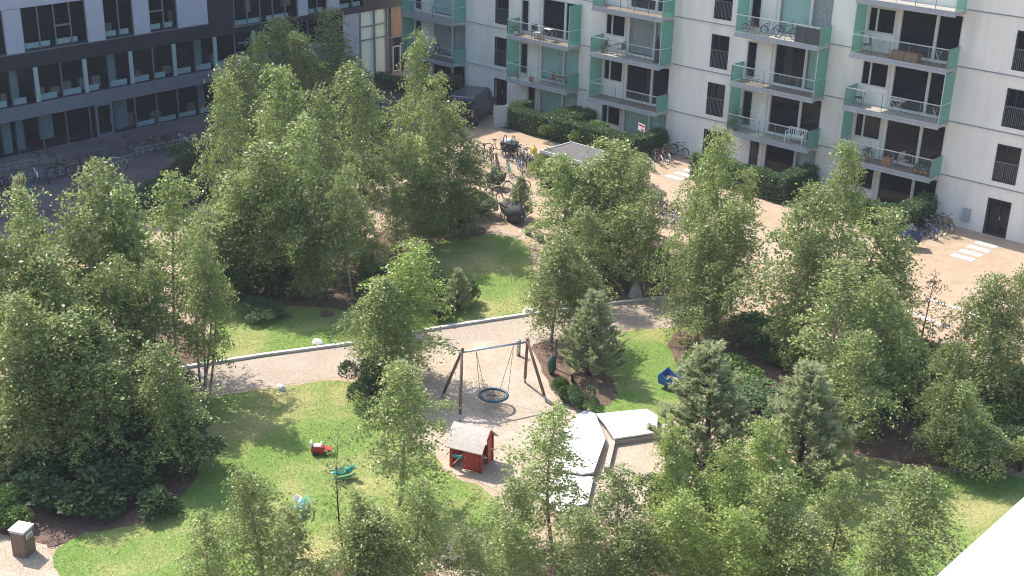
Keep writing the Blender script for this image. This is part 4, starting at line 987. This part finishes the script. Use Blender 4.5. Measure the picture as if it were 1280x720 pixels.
def pine(seed, H=5.0, Rd=1.6):
    rg = np.random.default_rng(seed); tb = MB(); tb.tube([(0,0,0),(.03,.02,H*.5),(0,0,H)], [.10,.06,.012], 8); Q = []; D_ = []
    n = 15
    for i in range(n):
        u = i/(n-1); z = H*(.02+.9*u); m = 7 if u < .8 else 5
        for j in range(m):
            az = j*2*math.pi/m+i*.7+rg.normal()*.2; L = Rd*(1-u*.86)*rg.uniform(.75,1.08); p0 = np.array([0,0,z]); dh = np.array([math.cos(az), math.sin(az), 0]); pts = []
            for k in range(5): s = k/4; pts.append(p0+dh*L*s+np.array([0,0,L*(.30*s+.50*s*s)]))
            tb.tube([tuple(p) for p in pts], [max(.006,.025*(1-k/5)) for k in range(5)], 4, False)
            for q in range(int(5+8*L)):
                s = rg.uniform(.2,1.0)**.7; kf = min(3.999, s*4); k = int(kf); b0 = pts[k]+(pts[k+1]-pts[k])*(kf-k)
                td = dh*.55+np.array([rg.normal()*.5, rg.normal()*.5, 1.0]); td /= np.linalg.norm(td); tl = rg.uniform(.15,.38)
                m2 = 40; ss = rg.uniform(0,1,m2)[:,None]; Q.append(b0+td*tl*ss); D_.append(td[None,:]*1.0+rg.normal(size=(m2,3))*.55)
    P = np.concatenate(Q); A = np.concatenate(D_); A /= np.linalg.norm(A, axis=1)[:,None]; s = rg.uniform(.09,.15,len(P))[:,None]
    B = np.cross(A, rg.normal(size=A.shape)); B /= np.linalg.norm(B, axis=1)[:,None]
    return tb, np.stack([P-B*.014, P+A*s-B*.006, P+A*s+B*.006, P+B*.014], 1)
for k in range(2): PR['pine%d' % k] = (*proto('p', *pine(700+k), 'pine_needle', 'bark_dark'), 5.0, 1.6)
def bush(seed, Rd=1.0, H=1.4, n=6500, leaf=.085, lobes=9):
    rg = np.random.default_rng(seed); tb = MB(); Ps = []; Ns = []
    C_ = [np.array([rg.normal()*.42*Rd, rg.normal()*.42*Rd, H*rg.uniform(.30,.72)]) for _ in range(lobes)]
    for c in C_:
        r = rg.uniform(.34,.52)*Rd; m = n//lobes; d = rg.normal(size=(m,3)); d /= np.linalg.norm(d, axis=1)[:,None]; d[:,2] = np.where(d[:,2] < -.5, -d[:,2], d[:,2])
        rr = r*(rg.uniform(.45,1.08,m)**.6)[:,None]; Ps.append(c+d*rr*np.array([1,1,.85])); Ns.append(d)
        tb.tube([(0,0,0), tuple(c*.6), tuple(c)], [.03,.02,.01], 4)
    P = np.concatenate(Ps); Nn = np.concatenate(Ns); ok = P[:,2] > .04; return tb, leaf_quads(P[ok], leaf, rg, .2, nrm=Nn[ok])
for k in range(3): PR['bush%d' % k] = (*proto('s', *bush(800+k), 'bush_leaf', 'bark_dark'), 1.4, 1.0)
for k in range(2): PR['lbush%d' % k] = (*proto('s', *bush(820+k, leaf=.10), 'bush_leaf_light', 'bark_dark'), 1.4, 1.0)
PR['rhodo0'] = (*proto('s', *bush(840, leaf=.17, n=3800), 'bush_leaf', 'bark_dark'), 1.4, 1.0)
PR['rhodo1'] = (*proto('s', *bush(841, leaf=.17, n=3800), 'bush_leaf', 'bark_dark'), 1.4, 1.0)
PR['dense0'] = (*proto('s', *bush(850, 1.0, 2.4, 9000, .085, 14), 'birch_leaf', 'bark_dark'), 2.4, 1.0)
PR['darkt0'] = (*proto('s', *bush(851, 1.0, 2.6, 11000, .09, 16), 'bush_leaf', 'bark_dark'), 2.6, 1.0)

def plant(kind, name, x, y, H, Rad, label, cat, group=None):
    tm, cm, H0, R0 = PR[kind]; t = thing(name, label, cat, (x, y, 0), random.uniform(0, 6.28), group)
    for nm, me in (('trunk', tm), ('crown', cm)):
        o = bpy.data.objects.new(nm, me); COL.objects.link(o); o.parent = t
    s = Rad/R0*random.uniform(.96,1.04); t.scale = (s*random.uniform(.94,1.12), s*random.uniform(.94,1.12), H/H0); t.rotation_euler = (random.gauss(0,.028), random.gauss(0,.028), t.rotation_euler[2]); return t
OPENB = np.array([G(*p)[:2] for p in [(250,380),(330,374),(480,388),(500,330),(560,300),(665,300),(670,392),(445,430),(240,458)]])
TREES = [
 # kind, apex px, apex py, height, radius, label
 ('birch0',30,238,8.6,1.7,'tall birch with pointed top at the left edge below the bicycle rack'),
 ('birch1',-12,285,8.0,1.8,'birch cut by the left frame edge, behind the pale left crowns'),
 ('birch2',124,204,8.8,1.9,'tallest birch of the left grove, tip in front of the paved shade'),
 ('birch3',62,318,7.2,2.0,'broad pale birch filling the left of the grove'),
 ('birch4',10,375,6.6,1.8,'birch low at the left frame edge above the rhododendrons'),
 ('tall0',165,272,7.4,1.4,'birch with bare lower stem left of the grove clearing'),
 ('tall1',212,222,8.3,1.6,'birch with forked bright tip right of the tallest left birch'),
 ('multi0',238,290,7.0,1.3,'several-stemmed birch beside the left lawn with bare pale stems'),
 ('tall2',190,330,6.0,1.2,'slender birch standing in the dark mulch of the left grove'),
 ('birch0',110,400,5.2,1.6,'low pale birch in front of the left grove'),
 ('birch2',35,445,4.6,1.7,'low birch crown above the shaded rhododendrons at left'),
 ('birch1',275,96,9.4,1.5,'slim birch beside the office facade, yellow green tip'),
 ('birch3',300,215,7.2,1.8,'rounded birch behind the upper left lawn'),
 ('birch4',342,88,9.6,2.1,'very tall bright birch in the middle of the upper grove, left of a pair'),
 ('birch2',432,84,9.4,2.0,'very tall bright birch in the upper grove, right of a pair'),
 ('birch0',385,150,8.8,1.8,'birch between and in front of the tall pair in the upper grove'),
 ('tall0',370,215,7.2,1.6,'birch with dark thin stems at the edge of the upper left lawn'),
 ('tall1',436,208,7.0,1.3,'birch with leaning thin stem beside the fallen logs'),
 ('birch3',492,232,4.2,.7,'small narrow young birch between the upper grove and the gap'),
 ('birch1',526,48,9.8,1.5,'tall leaning birch with narrow crown in front of the lobby'),
 ('birch4',572,134,8.3,2.1,'wide bright birch at the edge of the courtyard, left of the cargo bikes'),
 ('birch0',515,165,7.2,1.6,'birch in front of the tall leaning one, by the upper lawn'),
 ('birch2',345,24,8.0,2.6,'shaded birch against the office windows with white stems'),
 ('birch3',408,14,8.0,2.3,'dark shaded tree in front of the lobby panel'),
 ('birch1',302,75,7.4,2.1,'shaded blue green birch beside the slim yellow tipped one'),
 ('weep0',694,296,4.9,1.6,'small weeping birch standing beside the swing and path'),
 ('birch2',698,196,5.8,2.1,'birch in front of the bicycle shed, left of three'),
 ('birch4',770,180,6.6,2.4,'birch with dark stem in front of the bicycle shed, middle of three'),
 ('birch0',815,240,5.2,1.5,'birch right of the shed beside the cluster of bicycles'),
 ('birch3',735,205,5.6,1.9,'low birch before the shed with open crown'),
 ('weep1',908,170,8.6,1.3,'tall pointed weeping birch between the two bicycle clusters'),
 ('birch1',915,255,6.0,1.8,'wide bright birch crown in the centre right with a pale stem below'),
 ('weep0',885,285,5.4,1.4,'drooping birch low at the left of the centre right crown'),
 ('birch4',1062,182,9.0,1.5,'tall birch with yellow green tip before the right hedge'),
 ('birch2',1025,238,7.8,2.0,'broad birch crown in front of the right hedge, left of the tall tip'),
 ('birch3',1100,262,7.4,2.2,'birch in front of the right hedge, right of the tall tip'),
 ('birch0',1055,330,6.4,1.9,'birch in the lower part of the right grove, in front of the paving'),
 ('weep1',1095,350,5.8,1.5,'drooping birch low in the right grove over the dark bed'),
 ('brown0',1166,342,4.6,1.2,'thin brownish sapling standing before the bay lines'),
 ('weep0',1195,432,4.6,1.1,'weeping birch with white leaning stem in the right bed'),
 ('weep1',1243,350,5.6,1.3,'drooping birch at the right edge, left of two'),
 ('birch1',1288,340,5.8,1.2,'birch cut by the right frame edge'),
 ('bright0',515,304,5.8,1.9,'bright green birch standing on the lower path edge left of the swing'),
 ('weep0',480,352,4.8,1.5,'drooping part-shaded birch against the bright one left of the swing'),
 ('birch4',498,452,5.4,1.4,'birch directly left of the red playhouse'),
 ('birch0',452,610,4.0,1.0,'birch with thin brown stem below the turquoise toy'),
 ('birch2',530,600,4.0,1.1,'birch at the bottom below the playhouse, left of the pale clearing'),
 ('birch3',312,585,4.6,1.2,'birch at the bottom edge left of the blue toy'),
 ('birch1',370,640,3.8,1.1,'low birch at the bottom edge below the light blue toy'),
 ('sparse0',428,545,4.8,.9,'thin sparse birch sapling overlapping the turquoise toy'),
 ('birch0',702,512,5.0,1.5,'thin-crowned birch in front of the white deck'),
 ('birch3',652,600,4.0,1.2,'birch at the bottom left of the deck birch'),
 ('birch1',775,590,4.2,1.2,'birch at the bottom right of the deck birch'),
 ('bright1',838,535,4.6,1.0,'bright yellow green birch right of the white deck'),
 ('birch2',720,640,3.6,1.2,'low birch at the bottom edge below the white deck'),
 ('bright0',860,620,4.0,1.3,'bright weeping birch at the bottom edge below the pines'),
 ('bright1',950,530,4.8,1.3,'yellow green birch in front between the two pines'),
 ('birch4',985,600,4.4,1.4,'birch at the bottom in front of the right pine'),
 ('bright0',915,560,4.6,1.2,'bright birch in front of the left pine'),
 ('birch0',1052,590,4.0,1.1,'birch at the bottom left of the big round crowned one'),
 ('birch2',1150,590,4.2,1.5,'wide pale birch crown at the bottom beside the white ledge'),
 ('birch3',1110,640,3.6,1.3,'low birch left of the wide crown beside the white ledge'),
 ('birch3',95,268,7.8,1.8,'birch between the pointed left birch and the tallest one'),
 ('birch0',150,232,8.2,1.6,'birch crowding against the tallest left birch on its right'),
 ('birch1',30,300,7.4,1.8,'birch crown below the pointed left tip'),
 ('birch4',75,395,5.8,1.9,'pale birch crown over the dark left bed'),
 ('tall0',130,330,6.4,1.5,'birch just left of the small gap showing pink paving'),
 ('birch2',258,262,5.6,1.5,'birch behind the several-stemmed one near the upper lawn'),
 ('birch3',330,180,7.6,2.0,'birch below the very tall left one of the pair'),
 ('birch1',395,115,9.0,1.7,'birch between the very tall pair, slightly behind'),
 ('birch2',410,235,5.4,1.5,'birch low in the upper grove above the fallen logs'),
 ('birch0',330,240,5.4,1.7,'low birch at the back of the upper lawn'),
 ('birch3',545,95,8.8,1.6,'birch right behind the tall leaning one'),
 ('birch1',590,195,6.4,1.6,'birch at the courtyard edge beside the hooded cargo bike'),
 ('birch4',530,215,6.0,1.6,'birch low below the wide bright one, by the upper lawn'),
 ('birch4',295,262,5.0,1.6,'rounded pale birch over the dark shrubs at the back left of the upper lawn'),
 ('birch1',375,262,4.8,1.4,'low birch between the shrubs and the fallen logs'),
 ('birch0',455,255,4.2,1.1,'small birch right of the fallen logs before the gap'),
 ('birch1',192,432,4.6,1.5,'feathery low birch at the lawn edge in front of the left path end'),
 ('birch3',135,452,4.2,1.5,'feathery low birch over the rhododendrons at left'),
 ('birch0',222,478,3.4,1.1,'smallest birch at the edge of the near left lawn'),
 ('birch3',375,45,7.6,1.7,'shaded birch in front of the office, right of the white stemmed one'),
 ('birch1',320,45,7.6,1.6,'shaded birch left of the white stemmed one at the office'),
 ('birch2',730,262,4.6,1.3,'low birch above the light green shrubs in the reddish mulch'),
 ('birch1',800,205,6.2,1.5,'birch behind the dark stemmed one before the shed'),
 ('birch3',940,215,6.8,1.5,'birch beside the pointed weeping birch, right of it'),
 ('birch0',895,330,4.2,1.3,'low crown below the centre right birches, above the path end'),
 ('birch3',1015,290,6.4,1.1,'birch crown overhanging the pink paving gap'),
 ('birch1',1080,420,4.8,1.4,'low birch in front of the right grove over the dark bed'),
 ('birch4',1120,300,6.4,1.4,'birch behind the brownish sapling in the right grove'),
 ('birch2',1205,480,3.6,1.0,'small birch crown next to the leaning white stem'),
 ('birch2',462,640,3.6,.9,'birch overlapping the white and yellow toy'),
 ('birch1',585,655,3.4,1.0,'low birch at the bottom left of the pale clearing'),
 ('birch4',470,640,3.6,1.3,'low birch at the bottom under the thin sapling'),
 ('birch0',260,640,3.6,1.1,'low birch at the bottom edge, leftmost of the bottom row'),
 ('birch4',800,650,3.4,1.3,'low birch at the bottom edge below the sand box'),
 ('birch1',640,650,3.4,1.2,'low birch at the bottom edge right of the pale clearing'),
 ('birch3',1010,650,3.6,1.3,'low birch at the bottom edge below the right pine'),
 ('bright0',930,640,3.8,1.3,'bright low birch at the bottom edge below the two pines'),
 ('pine0',896,438,4.6,1.7,'grey green pine beside the blue play wagon'),
 ('pine1',1016,462,4.4,1.6,'grey green pine right of the first pine, by the lawn'),
 ('pine1',742,366,3.7,1.2,'dense dark green pine shading the lawn beside the swing'),
 ('pine0',42,228,8.0,.9,'dark conifer tip among birches at the left edge') ,
 ('pine0',572,338,2.0,.65,'small pine on the upper lawn above the path'),
 ('pine1',650,222,2.4,.7,'small pine beside the covered cargo bike'),
]
for i, (k, ax, ay, H, Rd_, lab) in enumerate(TREES):
    for _k in range(14):
        x, y, _ = G(ax, ay, H*.97); q = np.array([[x, y]])
        if ay < 300 and (in_poly(q, OPENB)[0] or in_poly(q, PATHP)[0]) and not k.startswith('weep'): H *= .96
        else: break
    nm = 'pine_tree' if k.startswith('pine') else ('sapling' if k.startswith(('brown','sparse')) else 'birch_tree')
    t = plant(k, nm, x, y, H, Rd_*(1.22 if k[0] == 'p' else (1.04 if ay > 500 else 1.08)), lab, 'tree', 'pines in the courtyard' if nm == 'pine_tree' else 'birches in the courtyard')
SHRUBS = [
 ('darkt0',190,560,2.6,1.6,'dense round-topped shrub at the edge of the near left lawn'),
 ('dense0',180,528,3.4,1.3,'pale leafy tall shrub standing on the near edge of the path'),
 ('darkt0',225,590,2.2,1.1,'dark shrub nearest the near left lawn'),
 ('darkt0',130,540,2.4,1.4,'dark shrub behind the dense round-topped one'),
 ('darkt0',80,560,2.2,1.6,'dark shrub in the middle of the left bed'),
 ('darkt0',20,560,2.4,1.6,'dark shrub in the left bed at the frame edge'),
 ('rhodo0',150,620,1.2,1.2,'large-leaved rhododendron on the lower edge of the left bed'),
 ('rhodo1',100,640,1.1,1.2,'large-leaved rhododendron next to the lawn corner'),
 ('rhodo0',50,630,1.1,1.1,'large-leaved rhododendron behind the litter bin'),
 ('rhodo1',60,600,1.3,1.2,'large-leaved rhododendron further back in the left bed'),
 ('lbush0',5,655,1.0,.9,'light green fern-like shrub at the left frame edge'),
 ('rhodo0',110,600,1.3,1.2,'large-leaved rhododendron in the centre of the left bed'),
 ('rhodo1',200,640,.9,.7,'small rhododendron at the tip of the left bed'),
 ('bush0',285,375,1.8,1.1,'dark shrub at the back left of the upper lawn'),
 ('bush1',320,370,1.7,1.2,'dark shrub at the back of the upper lawn, second from the left'),
 ('bush2',355,362,1.6,1.1,'dark shrub at the back of the upper lawn beside the logs'),
 ('bush0',480,375,1.3,.9,'dark shrub above the bright birch by the path'),
 ('bush1',455,345,1.2,.8,'dark shrub behind the thin leaning birch'),
 ('bush2',520,290,1.5,1.0,'dark shrub below the wide birch, left'),
 ('bush0',575,285,1.5,1.0,'dark shrub below the wide birch, right'),
 ('darkt0',250,240,3.6,1.4,'dark shaded shrub tree between the grove and the office rack'),
 ('darkt0',290,250,3.2,1.4,'dark shaded shrub tree behind the slim yellow tipped birch'),
 ('darkt0',200,268,2.0,1.3,'dark round shrub on the shaded paving'),
 ('darkt0',470,200,3.6,1.4,'dark shrub mass in front of the lobby'),
 ('darkt0',455,245,3.0,1.2,'dark shrub in the gap between the tall birches'),
 ('bush1',575,380,1.3,.8,'shrub beside the small pine above the path'),
 ('bush2',550,398,1.0,.7,'low shrub at the path edge below the small pine'),
 ('bush0',545,375,1.6,.8,'shrub behind the bright birch above the path'),
 ('bush0',760,345,1.3,1.0,'dark shrub under the shed birches, left'),
 ('bush1',830,350,1.5,1.1,'dark shrub right of the cone boulder'),
 ('bush2',715,385,1.2,.9,'shrub behind the weeping birch above the path'),
 ('lbush0',738,322,.8,.7,'light green shrub in the reddish mulch'),
 ('lbush1',765,330,.6,.5,'small yellow green shrub in the reddish mulch'),
 ('brown0',810,320,2.2,.7,'thin brown shrub behind the cone boulder'),
 ('bush0',725,512,1.0,.5,'shrub at the foot of the dense pine by the deck'),
 ('lbush1',702,500,1.0,.45,'light green shrub between swing and dense pine'),
 ('darkt0',965,440,1.9,1.3,'dark shrub beside the courtyard corner of the right bed'),
 ('darkt0',1000,450,1.4,.9,'small dark shrub at the courtyard edge'),
 ('lbush0',895,470,.7,1.2,'low bright ground shrub behind the left pine'),
 ('lbush1',920,480,.6,1.3,'low green ground shrub under the pale stem'),
 ('lbush0',980,455,.6,.9,'low bright shrub at the courtyard corner'),
 ('bush2',950,500,.7,1.5,'wide low shrub in the shade of the centre right birch'),
 ('bush1',985,530,.8,1.3,'wide low shrub behind the right pine'),
 ('darkt0',1085,500,2.6,1.4,'dark shrub in the right bed, leftmost'),
 ('darkt0',1130,490,2.6,1.5,'dark shrub with bluish leaves in the right bed'),
 ('rhodo0',1110,520,1.7,1.2,'large-leaved shrub in front of the dark right bed shrubs'),
 ('darkt0',1170,500,2.2,1.4,'dark shrub behind the leaning white stem'),
 ('darkt0',1060,530,1.8,1.2,'dark shrub beside the right pine over the lawn'),
 ('dense0',1235,585,2.0,1.3,'olive green shrub at the right edge of the far lawn'),
 ('bush2',1275,590,1.6,1.2,'shrub at the right frame edge above the far lawn'),
 ('lbush0',1240,500,1.6,1.3,'bright green leafy bush at the right edge, left'),
 ('lbush1',1280,510,1.7,1.4,'bright green leafy bush at the right frame edge'),
 ('lbush0',1255,540,1.3,1.2,'bright green leafy bush in front at the right edge'),
 ('bush0',465,500,1.6,.9,'shrub at the foot of the bright birch'),
 ('bush1',480,525,1.0,.7,'low dark shrub where the lawn meets the play sand'),
 ('bush2',820,640,1.4,1.2,'shrub at the bottom below the yellow green birch'),
 ('bush0',900,640,1.6,1.3,'shrub at the foot of the left pine'),
 ('lbush1',742,182,1.8,1.0,'loose climbing shrub hanging in front of the middle hedge'),
 ('lbush0',700,176,1.2,1.2,'loose ground shrub before the first hedge'),
 ('dense0',690,236,2.7,.9,'climbing shrub grown over the slatted corner of the bicycle shed'),
 ('lbush0',703,243,2.0,.8,'light green shrub hanging over the front edge of the bicycle shed'),
 ('dense0',800,238,2.4,1.1,'leafy shrub at the right end of the bicycle shed'),
 ('darkt0',330,395,.9,.8,'low dark shrub at the edge of the upper lawn under the grove'),
 ('darkt0',600,270,1.6,1.0,'dark shrub behind the wide birch at the courtyard edge'),
 ('bush1',985,240,1.2,1.0,'shrub below the third hedge'),
]
for i, (k, px, py, H, Rd_, lab) in enumerate(SHRUBS):
    x, y, _ = G(px, py); plant(k, 'sapling' if k == 'brown0' else 'shrub', x, y, H, Rd_, lab, 'shrub', 'shrubs in the planted beds')
# hedges
def hedge(label, boxes, h=1.45):
    xs = [b[0] for b in boxes]; cx, cy = boxes[0][0], boxes[0][2]; t = thing('hedge', label, 'hedge', (cx, cy, 0), 0, 'clipped hedges before the ground floor flats')
    P = []; Nn = []; core = MB(); rg = RNG
    for i, (xa, xb, ya, yb) in enumerate(boxes):
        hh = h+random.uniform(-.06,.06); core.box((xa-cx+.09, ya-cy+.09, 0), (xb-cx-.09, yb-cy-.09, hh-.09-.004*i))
        for (o, u, v_, n) in (((xa,ya,0),(xb-xa,0,0),(0,0,hh),(0,-1,0)), ((xa,yb,0),(xb-xa,0,0),(0,0,hh),(0,1,0)), ((xa,ya,0),(0,yb-ya,0),(0,0,hh),(-1,0,0)), ((xb,ya,0),(0,yb-ya,0),(0,0,hh),(1,0,0)), ((xa,ya,hh),(xb-xa,0,0),(0,yb-ya,0),(0,0,1))):
            u = np.array(u); v_ = np.array(v_); n = np.array(n); A = np.linalg.norm(u)*np.linalg.norm(v_); m = int(A*420)
            s = rg.uniform(size=(m,2)); p = np.array(o)+u*s[:,:1]+v_*s[:,1:]
            bulge = .06*np.sin(p[:,0]*2.3+p[:,2]*3)+.05*np.sin(p[:,1]*3.1+p[:,0]*1.1)+rg.normal(size=m)*.05-.03
            P.append(p+n*bulge[:,None]-np.array([cx,cy,0])); Nn.append(np.repeat(n[None,:].astype(float), m, 0))
    P = np.concatenate(P); Nn = np.concatenate(Nn)
    o = bpy.data.objects.new('foliage', quads_mesh('foliage', leaf_quads(P, .10, rg, .1, nrm=Nn), 'hedge_leaf')); COL.objects.link(o); o.parent = t
    core.build('dark_core', 'hedge_core', t)  # solid dark green box filling the inside of the leaf shell
hedge('clipped green hedge in front of the ground flat next to the grey gate', [(-57.4,-53.3,59.9,60.7),(-54.1,-53.3,60.72,63.6),(-57.4,-56.8,60.72,62.6)])
hedge('long clipped hedge behind the bicycle shed with the red and white board', [(-52.9,-46.1,59.9,60.7),(-46.9,-46.1,60.72,63.6),(-52.9,-52.1,60.72,63.6)])
hedge('clipped hedge below the balcony with the white bench', [(-41.6,-35.2,59.9,60.7),(-36.0,-35.2,60.72,63.6)])
hedge('clipped hedge at the right beside the large black bicycle', [(-34.0,-27.8,59.9,60.7),(-28.6,-27.8,60.72,63.6)])
hedge('dark hedge block under the shaded balcony beside the van', [(-66.2,-64.7,60.9,63.5)], 1.7)
hedge('low dark hedge before the lobby windows', [(-72.0,-66.5,61.2,61.9)], 1.0)

# ---------------------------------------------------------------- summer haze
hz = MB().box((-910,-510,-1),(910,1310,26)).build('haze', 'ledge'); tag(hz, 'thin pale summer haze over the whole courtyard', 'haze', kind='stuff')
hm = bpy.data.materials.new('haze'); hm.use_nodes = True; n = hm.node_tree; n.nodes.remove(n.nodes['Principled BSDF'])
pv = n.nodes.new('ShaderNodeVolumePrincipled'); pv.inputs['Color'].default_value = (.85,.90,1,1); pv.inputs['Density'].default_value = .00032; pv.inputs['Anisotropy'].default_value = 0.0
n.links.new(pv.outputs[0], n.nodes['Material Output'].inputs['Volume']); hz.data.materials.clear(); hz.data.materials.append(hm); hz.display_type = 'WIRE'
